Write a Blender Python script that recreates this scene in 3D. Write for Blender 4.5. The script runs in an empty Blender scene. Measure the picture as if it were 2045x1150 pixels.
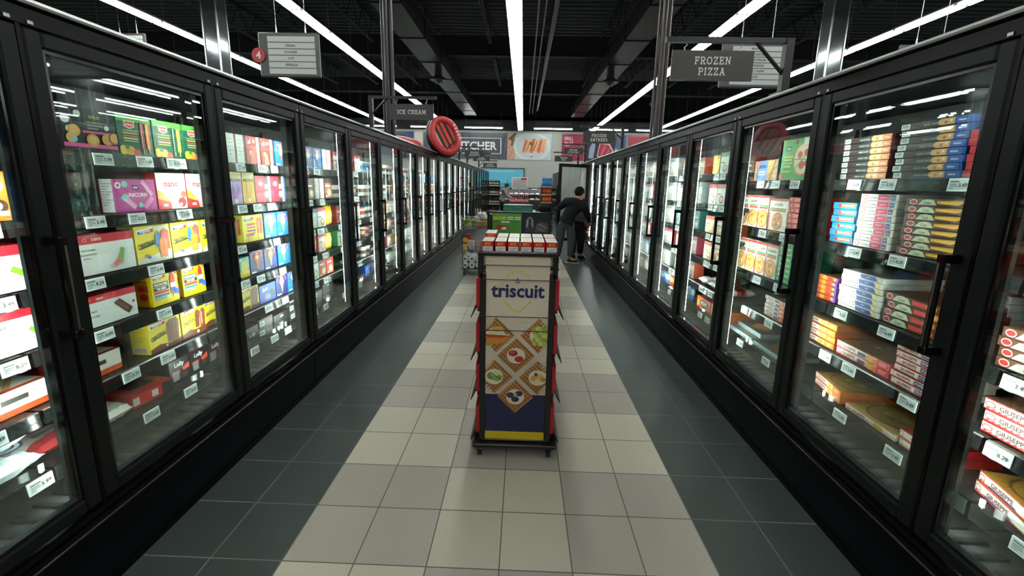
import bpy, math, random
from mathutils import Vector, Matrix
PI = math.pi
random.seed(4)
SC = bpy.context.scene
COL = SC.collection
# ------------------------------------------------------------------ camera, world, exposure
T = 0.305                                   # floor tile
cd = bpy.data.cameras.new('camera'); cam = bpy.data.objects.new('camera', cd); COL.objects.link(cam)
cd.sensor_width = 36.0; cd.lens = 36.0 * 816.0754 / 2045.0
cd.shift_y = -(575.0 - 518.935) / 2045.0
cd.clip_start = 0.05; cd.clip_end = 100
_p, _ya, _ro = 0.1834992, -0.0230212, 0.0204197
_fw = Vector((math.sin(_ya) * math.cos(_p), math.cos(_ya) * math.cos(_p), -math.sin(_p)))
_rt = Vector((math.cos(_ya), -math.sin(_ya), 0)); _up = _rt.cross(_fw)
_r2 = _rt * math.cos(_ro) + _up * math.sin(_ro); _u2 = -_rt * math.sin(_ro) + _up * math.cos(_ro)
cam.matrix_world = Matrix(((_r2.x, _u2.x, -_fw.x, 0.0611), (_r2.y, _u2.y, -_fw.y, -1.4344),
                           (_r2.z, _u2.z, -_fw.z, 1.5775), (0, 0, 0, 1)))
SC.camera = cam
w = bpy.data.worlds.new('world'); SC.world = w; w.use_nodes = True
w.node_tree.nodes['Background'].inputs[0].default_value = (0.55, 0.6, 0.62, 1)
w.node_tree.nodes['Background'].inputs[1].default_value = 0.03
SC.view_settings.view_transform = 'Standard'; SC.view_settings.look = 'None'
SC.view_settings.exposure = 0.0
SC.cycles.transparent_max_bounces = 24
SC.cycles.max_bounces = 9; SC.cycles.diffuse_bounces = 3; SC.cycles.glossy_bounces = 4; SC.cycles.transmission_bounces = 4; SC.view_settings.gamma = 1.0
SC.view_settings.use_curve_mapping = False
TUBE_E, LED_E = 27.0, 170.0

# ------------------------------------------------------------------ materials
def lin(h):
    if not isinstance(h, str): return tuple(h)
    o = []
    for i in (0, 2, 4):
        v = int(h[i:i + 2], 16) / 255.0
        o.append(v / 12.92 if v <= 0.04045 else ((v + 0.055) / 1.055) ** 2.4)
    return tuple(o)

def newmat(name):
    m = bpy.data.materials.new(name); m.use_nodes = True
    nt = m.node_tree; b = nt.nodes['Principled BSDF']
    return m, nt, b

def attr_mat(name, rough, metal=0.0, var=0.06, scale=40.0, bump=0.0, spec=0.5, coat=0.0):
    m, nt, b = newmat(name)
    a = nt.nodes.new('ShaderNodeAttribute'); a.attribute_name = 'Col'
    tc = nt.nodes.new('ShaderNodeTexCoord'); n = nt.nodes.new('ShaderNodeTexNoise')
    n.inputs['Scale'].default_value = scale; n.inputs['Detail'].default_value = 3
    nt.links.new(tc.outputs['Object'], n.inputs['Vector'])
    mr = nt.nodes.new('ShaderNodeMapRange'); mr.inputs[3].default_value = 1 - var; mr.inputs[4].default_value = 1 + var
    nt.links.new(n.outputs['Fac'], mr.inputs[0])
    mx = nt.nodes.new('ShaderNodeVectorMath'); mx.operation = 'SCALE'
    nt.links.new(a.outputs['Color'], mx.inputs[0]); nt.links.new(mr.outputs[0], mx.inputs['Scale'])
    nt.links.new(mx.outputs[0], b.inputs['Base Color'])
    b.inputs['Roughness'].default_value = rough; b.inputs['Metallic'].default_value = metal
    b.inputs['Specular IOR Level'].default_value = spec
    b.inputs['Coat Weight'].default_value = coat
    if bump:
        bp = nt.nodes.new('ShaderNodeBump'); bp.inputs['Strength'].default_value = bump
        nt.links.new(n.outputs['Fac'], bp.inputs['Height']); nt.links.new(bp.outputs[0], b.inputs['Normal'])
    return m

def emit_mat(name, col, strength, attr=False):
    m = bpy.data.materials.new(name); m.use_nodes = True; nt = m.node_tree
    nt.nodes.remove(nt.nodes['Principled BSDF'])
    e = nt.nodes.new('ShaderNodeEmission'); e.inputs[0].default_value = (*col, 1); e.inputs[1].default_value = strength
    if attr:
        a = nt.nodes.new('ShaderNodeAttribute'); a.attribute_name = 'Col'; nt.links.new(a.outputs['Color'], e.inputs[0])
    nt.links.new(e.outputs[0], nt.nodes['Material Output'].inputs[0])
    return m

def glass_mat(name, tint, fog=0.0, fogcol=(0.6, 0.62, 0.6), base=0.05):
    m = bpy.data.materials.new(name); m.use_nodes = True; nt = m.node_tree
    nt.nodes.remove(nt.nodes['Principled BSDF'])
    out = nt.nodes['Material Output']
    lw = nt.nodes.new('ShaderNodeLayerWeight'); lw.inputs[0].default_value = 0.5
    pw = nt.nodes.new('ShaderNodeMath'); pw.operation = 'POWER'; pw.inputs[1].default_value = 5
    nt.links.new(lw.outputs['Facing'], pw.inputs[0])
    ma = nt.nodes.new('ShaderNodeMath'); ma.operation = 'MULTIPLY_ADD'; ma.inputs[1].default_value = 1 - base; ma.inputs[2].default_value = base
    nt.links.new(pw.outputs[0], ma.inputs[0])
    t = nt.nodes.new('ShaderNodeBsdfTransparent'); t.inputs[0].default_value = (*tint, 1)
    g = nt.nodes.new('ShaderNodeBsdfGlossy'); g.inputs['Roughness'].default_value = 0.012
    mx = nt.nodes.new('ShaderNodeMixShader')
    nt.links.new(ma.outputs[0], mx.inputs[0]); nt.links.new(t.outputs[0], mx.inputs[1]); nt.links.new(g.outputs[0], mx.inputs[2])
    last = mx
    if fog:
        d = nt.nodes.new('ShaderNodeBsdfDiffuse'); d.inputs[0].default_value = (*fogcol, 1)
        tl = nt.nodes.new('ShaderNodeBsdfTranslucent'); tl.inputs[0].default_value = (*fogcol, 1)
        m1 = nt.nodes.new('ShaderNodeMixShader'); m1.inputs[0].default_value = 0.5
        nt.links.new(d.outputs[0], m1.inputs[1]); nt.links.new(tl.outputs[0], m1.inputs[2])
        tc = nt.nodes.new('ShaderNodeTexCoord'); mp = nt.nodes.new('ShaderNodeMapping')
        mp.inputs['Scale'].default_value = (22, 22, 0.8)
        n = nt.nodes.new('ShaderNodeTexNoise'); n.inputs['Scale'].default_value = 1.0; n.inputs['Detail'].default_value = 3
        nt.links.new(tc.outputs['Object'], mp.inputs[0]); nt.links.new(mp.outputs[0], n.inputs['Vector'])
        mr = nt.nodes.new('ShaderNodeMapRange'); mr.inputs[1].default_value = 0.3; mr.inputs[2].default_value = 0.75
        mr.inputs[3].default_value = fog; mr.inputs[4].default_value = fog * 0.55
        nt.links.new(n.outputs['Fac'], mr.inputs[0])
        m2 = nt.nodes.new('ShaderNodeMixShader'); nt.links.new(mr.outputs[0], m2.inputs[0])
        nt.links.new(mx.outputs[0], m2.inputs[1]); nt.links.new(m1.outputs[0], m2.inputs[2]); last = m2
    nt.links.new(last.outputs[0], out.inputs[0])
    return m

def lens_mat(name, col, strength):
    # LED strip under a batwing lens: light thrown sideways along the shelves, little straight ahead
    m = emit_mat(name, col, strength); nt = m.node_tree; e = [n for n in nt.nodes if n.type == 'EMISSION'][0]
    lw = nt.nodes.new('ShaderNodeLayerWeight'); lw.inputs[0].default_value = 0.5      # facing = 1 - cos(angle)
    c = nt.nodes.new('ShaderNodeMath'); c.operation = 'SUBTRACT'; c.inputs[0].default_value = 1.0; nt.links.new(lw.outputs['Facing'], c.inputs[1])
    c2 = nt.nodes.new('ShaderNodeMath'); c2.operation = 'MULTIPLY'; nt.links.new(c.outputs[0], c2.inputs[0]); nt.links.new(c.outputs[0], c2.inputs[1])
    s2 = nt.nodes.new('ShaderNodeMath'); s2.operation = 'SUBTRACT'; s2.inputs[0].default_value = 1.0; nt.links.new(c2.outputs[0], s2.inputs[1])
    s4 = nt.nodes.new('ShaderNodeMath'); s4.operation = 'POWER'; nt.links.new(s2.outputs[0], s4.inputs[0]); s4.inputs[1].default_value = 2.0
    k = nt.nodes.new('ShaderNodeMath'); k.operation = 'MULTIPLY'; nt.links.new(s4.outputs[0], k.inputs[0]); k.inputs[1].default_value = strength
    nt.links.new(k.outputs[0], e.inputs[1]); return m

MATS = {
    'print': attr_mat('printed_card', 0.38, var=0.04, scale=60),
    'matte': attr_mat('matte_paint', 0.7, var=0.08, scale=8),
    'black': attr_mat('black_powder_coat', 0.3, var=0.06, scale=14, spec=0.1),
    'satin': attr_mat('satin_paint', 0.33, var=0.08, scale=12),
    'gloss': attr_mat('gloss_plastic', 0.14, var=0.05, scale=20),
    'metal': attr_mat('brushed_metal', 0.3, metal=1.0, var=0.12, scale=25),
    'mirror': attr_mat('polished_metal', 0.12, metal=0.8, var=0.05, scale=3),
    'cloth': attr_mat('woven_cloth', 0.9, var=0.18, scale=160, bump=0.15, spec=0.2),
    'film': attr_mat('plastic_film', 0.16, var=0.08, scale=26, bump=0.5),
    'skin': attr_mat('skin', 0.5, var=0.05, scale=30),
    'glass': glass_mat('clear_glass', (0.93, 0.97, 0.95)),
    'acrylic': glass_mat('clear_acrylic', (0.88, 0.92, 0.9), base=0.06),
    'fog': glass_mat('frosted_glass', (0.9, 0.95, 0.93), fog=0.85),
    'led': lens_mat('led_light', (0.95, 1.0, 0.98), LED_E),
    'tube': emit_mat('tube_light', (0.95, 1.0, 0.97), TUBE_E),
    'lit': emit_mat('lit_panel', (1, 1, 1), 0.9, attr=True),
}

# ------------------------------------------------------------------ mesh builder
class MB:
    def __init__(s):
        s.v = []; s.f = []; s.c = []; s.m = []; s.s = []; s.M = None
    def add(s, vs, fs, col, mat='matte', smooth=False):
        o = len(s.v); col = lin(col)
        s.v += [tuple(s.M @ Vector(p)) if s.M is not None else tuple(p) for p in vs]
        for f in fs:
            s.f.append([o + i for i in f]); s.c.append(col); s.m.append(mat); s.s.append(smooth)
        return s
    def box(s, x0, x1, y0, y1, z0, z1, col, mat='matte'):
        vs = [(x, y, z) for z in (z0, z1) for y in (y0, y1) for x in (x0, x1)]
        return s.add(vs, [(0, 2, 3, 1), (4, 5, 7, 6), (0, 1, 5, 4), (2, 6, 7, 3), (0, 4, 6, 2), (1, 3, 7, 5)], col, mat)
    def bbox(s, x0, x1, y0, y1, z0, z1, col, mat='matte', b=0.004):
        # box with all four long-z edges and top/bottom edges chamfered
        ins = [(x0 + b, y0, ), (x1 - b, y0), (x1, y0 + b), (x1, y1 - b), (x1 - b, y1), (x0 + b, y1), (x0, y1 - b), (x0, y0 + b)]
        cx, cy = (x0 + x1) / 2, (y0 + y1) / 2
        def ring(z, k): return [(min(max(x, x0 + k), x1 - k), min(max(y, y0 + k), y1 - k), z) for x, y in ins]
        vs = ring(z0, b) + ring(z0 + b, 0) + ring(z1 - b, 0) + ring(z1, b)
        fs = [tuple(reversed(range(8))), tuple(range(24, 32))]
        for r in range(3):
            for i in range(8):
                j = (i + 1) % 8; fs.append((r * 8 + i, r * 8 + j, r * 8 + 8 + j, r * 8 + 8 + i))
        return s.add(vs, fs, col, mat)
    def tube(s, pts, rad, col, mat='matte', n=10, cap=True, smooth=True, sq=1.0):
        pts = [Vector(p) for p in pts]
        if not isinstance(rad, (list, tuple)): rad = [rad] * len(pts)
        vs = []; fs = []; pu = None
        for i, p in enumerate(pts):
            d = (pts[min(i + 1, len(pts) - 1)] - pts[max(i - 1, 0)]).normalized()
            if pu is None: pu = Vector((0, 0, 1)) if abs(d.z) < 0.9 else Vector((0, 1, 0))
            a = d.cross(pu).normalized(); u = a.cross(d).normalized(); pu = u
            for k in range(n):
                t = 2 * PI * k / n
                vs.append(p + a * math.cos(t) * rad[i] + u * math.sin(t) * rad[i] * sq)
        for i in range(len(pts) - 1):
            for k in range(n):
                j = (k + 1) % n; fs.append((i * n + k, i * n + j, (i + 1) * n + j, (i + 1) * n + k))
        s.add(vs, fs, col, mat, smooth)
        if cap: s.add(vs[:n], [tuple(reversed(range(n)))], col, mat); s.add(vs[-n:], [tuple(range(n))], col, mat)
        return s
    def lathe(s, prof, col, mat='matte', n=20, c=(0, 0, 0), cols=None, smooth=True, sy=1.0):
        for k in range(len(prof) - 1):
            (r0, z0), (r1, z1) = prof[k], prof[k + 1]
            vs = []; fs = []
            for i in range(n):
                t = 2 * PI * i / n
                vs += [(c[0] + r0 * math.cos(t), c[1] + r0 * math.sin(t) * sy, c[2] + z0), (c[0] + r1 * math.cos(t), c[1] + r1 * math.sin(t) * sy, c[2] + z1)]
                j = (i + 1) % n; fs.append((2 * i, 2 * j, 2 * j + 1, 2 * i + 1))
            s.add(vs, fs, cols[k] if cols else col, mat, smooth)
        return s
    def ball(s, c, r, col, mat='matte', n=10, m=7, smooth=True):
        if not isinstance(r, (tuple, list)): r = (r, r, r)
        vs = []; fs = []
        for i in range(m + 1):
            ph = PI * i / m
            for k in range(n):
                t = 2 * PI * k / n
                vs.append((c[0] + r[0] * math.sin(ph) * math.cos(t), c[1] + r[1] * math.sin(ph) * math.sin(t), c[2] - r[2] * math.cos(ph)))
        for i in range(m):
            for k in range(n):
                j = (k + 1) % n; fs.append((i * n + k, i * n + j, (i + 1) * n + j, (i + 1) * n + k))
        return s.add(vs, fs, col, mat, smooth)
    def poly(s, pts, col, mat='print'):
        return s.add(pts, [tuple(range(len(pts)))], col, mat)
    def prism(s, prof, x0, x1, col, mat='matte'):
        # profile [(y,z)] swept along x
        n = len(prof)
        vs = [(x0, y, z) for y, z in prof] + [(x1, y, z) for y, z in prof]
        fs = [tuple(range(n)), tuple(reversed(range(n, 2 * n)))] + [(i, i + n, (i + 1) % n + n, (i + 1) % n) for i in range(n)]
        return s.add(vs, fs, col, mat)
    def mesh(s, name):
        me = bpy.data.meshes.new(name); me.from_pydata(s.v, [], s.f)
        keys = []
        for k in s.m:
            if k not in keys: keys.append(k)
        for k in keys: me.materials.append(MATS[k])
        ix = {k: i for i, k in enumerate(keys)}
        me.polygons.foreach_set('material_index', [ix[k] for k in s.m])
        me.polygons.foreach_set('use_smooth', s.s)
        at = me.color_attributes.new('Col', 'FLOAT_COLOR', 'CORNER')
        d = []
        for f, c in zip(s.f, s.c): d += [c[0], c[1], c[2], 1.0] * len(f)
        at.data.foreach_set('color', d)
        me.validate(); me.update()
        return me
    def build(s, name, parent=None, loc=(0, 0, 0), rz=0.0):
        return link(name, s.mesh(name), parent, loc, rz)

def link(name, data, parent=None, loc=(0, 0, 0), rz=0.0):
    o = bpy.data.objects.new(name, data); COL.objects.link(o)
    o.parent = parent; o.location = loc; o.rotation_euler = (0, 0, rz)
    return o
def tag(o, label, cat, group=None):
    o['label'] = label; o['category'] = cat
    if group: o['group'] = group
    return o
def thing(name, label, cat, loc=(0, 0, 0), rz=0.0, group=None):
    return tag(link(name, None, None, loc, rz), label, cat, group)
def struct(o):
    o['kind'] = 'structure'; return o
def clone(o, parent=None):
    c = o.copy(); COL.objects.link(c); c.parent = parent
    for ch in list(o.children): clone(ch, c)
    return c
ORD = ['first', 'second', 'third', 'fourth', 'fifth', 'sixth', 'seventh', 'eighth', 'ninth', 'tenth', 'eleventh', 'twelfth', 'thirteenth',
       'fourteenth', 'fifteenth', 'sixteenth', 'seventeenth', 'eighteenth', 'nineteenth', 'twentieth', 'twenty-first', 'twenty-second',
       'twenty-third', 'twenty-fourth', 'twenty-fifth', 'twenty-sixth', 'twenty-seventh', 'twenty-eighth', 'twenty-ninth', 'thirtieth', 'thirty-first', 'thirty-second', 'thirty-third']

# ---- lettering
_tc = {}
def text_geo(t):
    if t not in _tc:
        cu = bpy.data.curves.new('lettering', 'FONT'); cu.body = t; cu.size = 1.0; cu.resolution_u = 2; cu.offset = 0.028
        ob = bpy.data.objects.new('lettering', cu)
        me = bpy.data.meshes.new_from_object(ob)
        vs = [tuple(v.co) for v in me.vertices]; fs = [tuple(p.vertices) for p in me.polygons]
        bpy.data.objects.remove(ob); bpy.data.meshes.remove(me); bpy.data.curves.remove(cu)
        x0 = min(v[0] for v in vs); x1 = max(v[0] for v in vs); y0 = min(v[1] for v in vs); y1 = max(v[1] for v in vs)
        _tc[t] = ([((v[0] - x0), (v[1] - y0)) for v in vs], fs, x1 - x0, y1 - y0)
    return _tc[t]
def _arc(cx, cy, rx, ry, a0, a1, n=8):
    return [(cx + rx * math.cos(math.radians(a0 + (a1 - a0) * i / n)), cy + ry * math.sin(math.radians(a0 + (a1 - a0) * i / n))) for i in range(n + 1)]
# slab-serif capitals drawn as strokes: (width, strokes, serif centres)
SLAB = {
    'F': (.62, [[(.12, 0), (.12, 1)], [(.0, 1), (.6, 1), (.6, .82)], [(.12, .52), (.45, .52)], [(.45, .62), (.45, .42)]], [(.12, 0)]),
    'R': (.72, [[(.12, 0), (.12, 1)], [(0, 1), (.4, 1)] + _arc(.4, .75, .22, .25, 90, -90) + [(.12, .5)], [(.36, .5), (.62, 0)]], [(.12, 0), (.64, 0)]),
    'O': (.78, [_arc(.39, .5, .36, .5, 0, 360, 18)], []),
    'Z': (.66, [[(.05, .8), (.05, 1), (.6, 1), (.05, 0), (.62, 0), (.62, .2)]], []),
    'E': (.66, [[(.12, 0), (.12, 1)], [(0, 1), (.6, 1), (.6, .82)], [(.12, .52), (.45, .52)], [(.45, .62), (.45, .42)], [(0, 0), (.62, 0), (.62, .2)]], []),
    'N': (.8, [[(.12, 0), (.12, 1), (.66, 0), (.66, 1)]], [(.12, 0), (.08, 1), (.66, 1)]),
    'P': (.66, [[(.12, 0), (.12, 1)], [(0, 1), (.4, 1)] + _arc(.4, .73, .22, .27, 90, -90) + [(.12, .46)]], [(.12, 0)]),
    'I': (.3, [[(.14, 0), (.14, 1)]], [(.14, 0), (.14, 1)]),
    'A': (.8, [[(.1, 0), (.39, 1), (.68, 0)], [(.2, .34), (.58, .34)]], [(.1, 0), (.68, 0), (.33, 1)]),
    'T': (.7, [[(.34, 0), (.34, 1)], [(.02, .8), (.02, 1), (.66, 1), (.66, .8)]], [(.34, 0)]),
    'S': (.6, [_arc(.3, .74, .25, .26, 20, 270, 10) + _arc(.3, .24, .27, .24, 90, -160, 10)], []),
    'H': (.8, [[(.12, 0), (.12, 1)], [(.66, 0), (.66, 1)], [(.12, .5), (.66, .5)]], [(.12, 0), (.12, 1), (.66, 0), (.66, 1)]),
    'D': (.74, [[(.12, 0), (.12, 1)], [(0, 1), (.3, 1)] + _arc(.3, .5, .38, .5, 90, -90, 10) + [(0, 0)]], []),
    'B': (.68, [[(.12, 0), (.12, 1)], [(0, 1), (.36, 1)] + _arc(.36, .76, .2, .24, 90, -90) + [(.12, .52), (.38, .52)] + _arc(.38, .26, .24, .26, 90, -90) + [(0, 0)]], []),
    'K': (.76, [[(.12, 0), (.12, 1)], [(.62, 1), (.14, .45)], [(.3, .6), (.64, 0)]], [(.12, 0), (.12, 1), (.62, 1), (.66, 0)]),
    'V': (.78, [[(.1, 1), (.39, 0), (.68, 1)]], [(.1, 1), (.68, 1)]),
    'G': (.78, [_arc(.39, .5, .36, .5, 40, 345, 14) + [(.73, .45)], [(.5, .45), (.78, .45)], [(.72, .45), (.72, .05)]], []),
    'L': (.62, [[(.12, 0), (.12, 1)], [(0, 0), (.58, 0), (.58, .22)]], [(.12, 1)]),
    'C': (.74, [_arc(.4, .5, .37, .5, 45, 315, 14), [(.68, .7), (.68, .98)]], []),
    'M': (.98, [[(.12, 0), (.12, 1), (.46, .25), (.8, 1), (.8, 0)]], [(.12, 0), (.8, 0), (.08, 1), (.84, 1)]),
}
def slab_geo(t, th=.15):
    k = 'slab:' + t
    if k in _tc: return _tc[k]
    vs = []; fs = []; x = 0
    def seg(a, b):
        a = Vector(a); b = Vector(b); d = (b - a)
        if d.length < 1e-6: return
        d = d.normalized() * th / 2; q = Vector((-d.y, d.x)); o = len(vs)
        vs.extend([tuple(a - d * .8 - q), tuple(b + d * .8 - q), tuple(b + d * .8 + q), tuple(a - d * .8 + q)]); fs.append((o, o + 1, o + 2, o + 3))
    for ch in t:
        if ch == ' ': x += .5; continue
        wd, st, sf = SLAB[ch]
        for pl in st:
            for a, b in zip(pl, pl[1:]): seg((x + a[0], a[1]), (x + b[0], b[1]))
        for (sx, sy) in sf: seg((x + sx - .1, sy), (x + sx + .1, sy))
        x += wd + .27
    x0 = min(v[0] for v in vs); x1 = max(v[0] for v in vs); y0 = min(v[1] for v in vs); y1 = max(v[1] for v in vs)
    _tc[k] = ([(v[0] - x0, v[1] - y0) for v in vs], fs, x1 - x0, y1 - y0)
    return _tc[k]

# ---- flat art on a rectangular face.  frame: origin o, right r, up u, normal n (Vectors), size w,h
def art(mb, o, r, u, n, w_, h_, els, mat='print', eps=0.00018):
    for k, e in enumerate(els):
        off = n * (eps * (k + 1)); t = e[0]
        P = lambda a, b: tuple(o + r * (a * w_) + u * (b * h_) + off)
        if t == 'r': mb.poly([P(e[1], e[2]), P(e[3], e[2]), P(e[3], e[4]), P(e[1], e[4])], e[5], mat)
        elif t == 'p': mb.poly([P(a, b) for a, b in e[1]], e[2], mat)
        elif t == 'd':      # u,v, radius v-fraction, col, optional radius u-fraction
            ru = e[5] if len(e) > 5 else e[3] * h_ / w_
            mb.poly([P(min(max(e[1] + ru * math.cos(a * PI / 8), 0), 1), min(max(e[2] + e[3] * math.sin(a * PI / 8), 0), 1)) for a in range(16)], e[4], mat)
        elif t in ('t', 's'):    # centre u, v, height fraction, text, colour, max width fraction, slant
            vs, fs, tw, th = text_geo(e[4]) if t == 't' else slab_geo(e[4])
            hh = e[3] * h_; sx = hh / th
            mw = (e[6] if len(e) > 6 else 0.9) * w_
            if tw * sx > mw: sx = mw / tw
            sl = e[7] if len(e) > 7 else 0.0
            st = 6e-5 if t == 's' else 0.0      # overlapping strokes sit a hair above one another
            mb.add([tuple(o + r * (e[1] * w_ + (a - tw / 2) * sx) + u * (e[2] * h_ + (b / th - .5) * hh + sl * (a - tw / 2) * sx) + off + n * (st * (i // 4))) for i, (a, b) in enumerate(vs)], fs, e[5], mat)
        elif t == 'l':      # thick line u0,v0,u1,v1,thickness(v frac),col
            a = Vector((e[1] * w_, e[2] * h_)); b = Vector((e[3] * w_, e[4] * h_)); d = (b - a).normalized(); q = Vector((-d.y, d.x)) * e[5] * h_ / 2
            mb.poly([tuple(o + r * z.x + u * z.y + off) for z in (a - q, b - q, b + q, a + q)], e[6], mat)
X_, Y_, Z_ = Vector((1, 0, 0)), Vector((0, 1, 0)), Vector((0, 0, 1))
def carton(w_, h_, d_, front, els=(), side=None, sels=(), top=None, tels=(), mat='print'):
    """carton standing on z=0, front face at y=0 looking to -Y, centred on x"""
    mb = MB(); side = side or front; top = top or front
    x0, x1 = -w_ / 2, w_ / 2
    vs = [(x, y, z) for z in (0, h_) for y in (0, d_) for x in (x0, x1)]
    mb.add(vs, [(0, 1, 5, 4)], front, mat); mb.add(vs, [(2, 6, 7, 3)], front, mat)
    mb.add(vs, [(0, 4, 6, 2), (1, 3, 7, 5)], side, mat); mb.add(vs, [(0, 2, 3, 1), (4, 5, 7, 6)], top, mat)
    art(mb, Vector((x0, 0, 0)), X_, Z_, -Y_, w_, h_, els, mat)
    if sels:
        art(mb, Vector((x0, d_, 0)), -Y_, Z_, -X_, d_, h_, sels, mat)
        art(mb, Vector((x1, 0, 0)), Y_, Z_, X_, d_, h_, sels, mat)
    if tels: art(mb, Vector((x0, 0, h_)), X_, Y_, Z_, w_, d_, tels, mat)
    return mb

# ------------------------------------------------------------------ room shell
def math_node(nt, op, a, b=None, c=None):
    n = nt.nodes.new('ShaderNodeMath'); n.operation = op
    for i, v in enumerate((a, b, c)):
        if v is None: continue
        if isinstance(v, (int, float)): n.inputs[i].default_value = v
        else: nt.links.new(v, n.inputs[i])
    return n.outputs[0]
def floor_mat():
    m, nt, b = newmat('floor_tiles')
    tc = nt.nodes.new('ShaderNodeTexCoord'); sp = nt.nodes.new('ShaderNodeSeparateXYZ')
    nt.links.new(tc.outputs['Object'], sp.inputs[0])
    u = math_node(nt, 'DIVIDE', sp.outputs[0], T); u = math_node(nt, 'ADD', u, 3.0); v = math_node(nt, 'DIVIDE', sp.outputs[1], T)
    cu = math_node(nt, 'FLOOR', u); cv = math_node(nt, 'FLOOR', v)
    par = math_node(nt, 'ADD', math_node(nt, 'FLOOR', math_node(nt, 'DIVIDE', cu, 2.0)), math_node(nt, 'FLOOR', math_node(nt, 'DIVIDE', cv, 2.0)))
    par = math_node(nt, 'FLOORED_MODULO', par, 2.0)
    wn = nt.nodes.new('ShaderNodeTexWhiteNoise'); wn.noise_dimensions = '2D'
    cb = nt.nodes.new('ShaderNodeCombineXYZ'); nt.links.new(cu, cb.inputs[0]); nt.links.new(cv, cb.inputs[1]); nt.links.new(cb.outputs[0], wn.inputs['Vector'])
    ns = nt.nodes.new('ShaderNodeTexNoise'); ns.inputs['Scale'].default_value = 130; ns.inputs['Detail'].default_value = 2; nt.links.new(tc.outputs['Object'], ns.inputs['Vector'])
    n2 = nt.nodes.new('ShaderNodeTexNoise'); n2.inputs['Scale'].default_value = 2.2; n2.inputs['Detail'].default_value = 4; nt.links.new(tc.outputs['Object'], n2.inputs['Vector'])
    def mix(f, a, c):
        x = nt.nodes.new('ShaderNodeMix'); x.data_type = 'RGBA'
        if isinstance(f, float): x.inputs[0].default_value = f
        else: nt.links.new(f, x.inputs[0])
        for s_, q in ((x.inputs[6], a), (x.inputs[7], c)):
            if isinstance(q, tuple): s_.default_value = (*q, 1)
            else: nt.links.new(q, s_)
        return x.outputs[2]
    light = mix(par, lin('b4ad9f'), lin('cfc8b4'))
    inside = math_node(nt, 'MULTIPLY', math_node(nt, 'GREATER_THAN', u, 0.0), math_node(nt, 'LESS_THAN', u, 6.0))
    base = mix(inside, lin('414947'), light)
    fu = math_node(nt, 'FRACT', u); fv = math_node(nt, 'FRACT', v)
    du = math_node(nt, 'MINIMUM', fu, math_node(nt, 'SUBTRACT', 1.0, fu)); dv = math_node(nt, 'MINIMUM', fv, math_node(nt, 'SUBTRACT', 1.0, fv))
    g = math_node(nt, 'LESS_THAN', math_node(nt, 'MINIMUM', du, dv), 0.0085)
    groutc = mix(inside, lin('767a74'), lin('6b6557'))
    k = math_node(nt, 'MULTIPLY_ADD', ns.outputs['Fac'], 0.22, 0.89)
    k = math_node(nt, 'MULTIPLY', k, math_node(nt, 'MULTIPLY_ADD', wn.outputs['Value'], 0.08, 0.96))
    k = math_node(nt, 'MULTIPLY', k, math_node(nt, 'MULTIPLY_ADD', n2.outputs['Fac'], 0.12, 0.94))
    sc = nt.nodes.new('ShaderNodeVectorMath'); sc.operation = 'SCALE'; nt.links.new(base, sc.inputs[0]); nt.links.new(k, sc.inputs['Scale'])
    fin = mix(g, sc.outputs[0], groutc)
    nt.links.new(fin, b.inputs['Base Color'])
    nt.links.new(math_node(nt, 'MULTIPLY_ADD', g, 0.4, math_node(nt, 'MULTIPLY_ADD', ns.outputs['Fac'], 0.2, 0.26)), b.inputs['Roughness'])
    bp = nt.nodes.new('ShaderNodeBump'); bp.inputs['Strength'].default_value = 0.25; bp.inputs['Distance'].default_value = 0.002
    nt.links.new(math_node(nt, 'SUBTRACT', 1.0, g), bp.inputs['Height']); nt.links.new(bp.outputs[0], b.inputs['Normal'])
    return m
MATS['floor'] = floor_mat()
XW, YF, YB, ZC = 25.0, -15.0, 26.5, 7.2
m = MB(); m.box(-XW, XW, YF, YB, -0.05, 0, 'ffffff', 'floor'); struct(m.build('floor'))
m = MB(); m.box(-XW, XW, YF, YB, ZC, ZC + .1, '565a5a')
y = YF
while y < YB - .2:                                           # ribs of the steel deck
    m.box(-XW, XW, y, y + .09, ZC - .05, ZC, '5c6060'); y += .3
struct(m.build('ceiling'))
DK = '2b2b2a'
m = MB(); m.box(-XW, XW, YB, YB + .1, 0, 5.0, 'b9bab3'); m.box(-XW, XW, YB - .02, YB + .1, 5.0, ZC, '202322'); struct(m.build('wall_back'))
m = MB(); m.box(-XW - .1, -XW, YF, YB, 0, ZC, DK); struct(m.build('wall_left'))
m = MB(); m.box(XW, XW + .1, YF, YB, 0, ZC, DK); struct(m.build('wall_right'))
m = MB(); m.box(-XW, XW, YF - .1, YF, 0, ZC, DK); struct(m.build('wall_front'))
m = MB(); m.box(-XW, XW, YB - .9, YB - .03, 5.55, 5.75, '252727'); m.box(-XW, XW, YB - .9, YB - .86, 5.3, 5.75, '2a2d2d'); struct(m.build('trim_1'))

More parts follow.
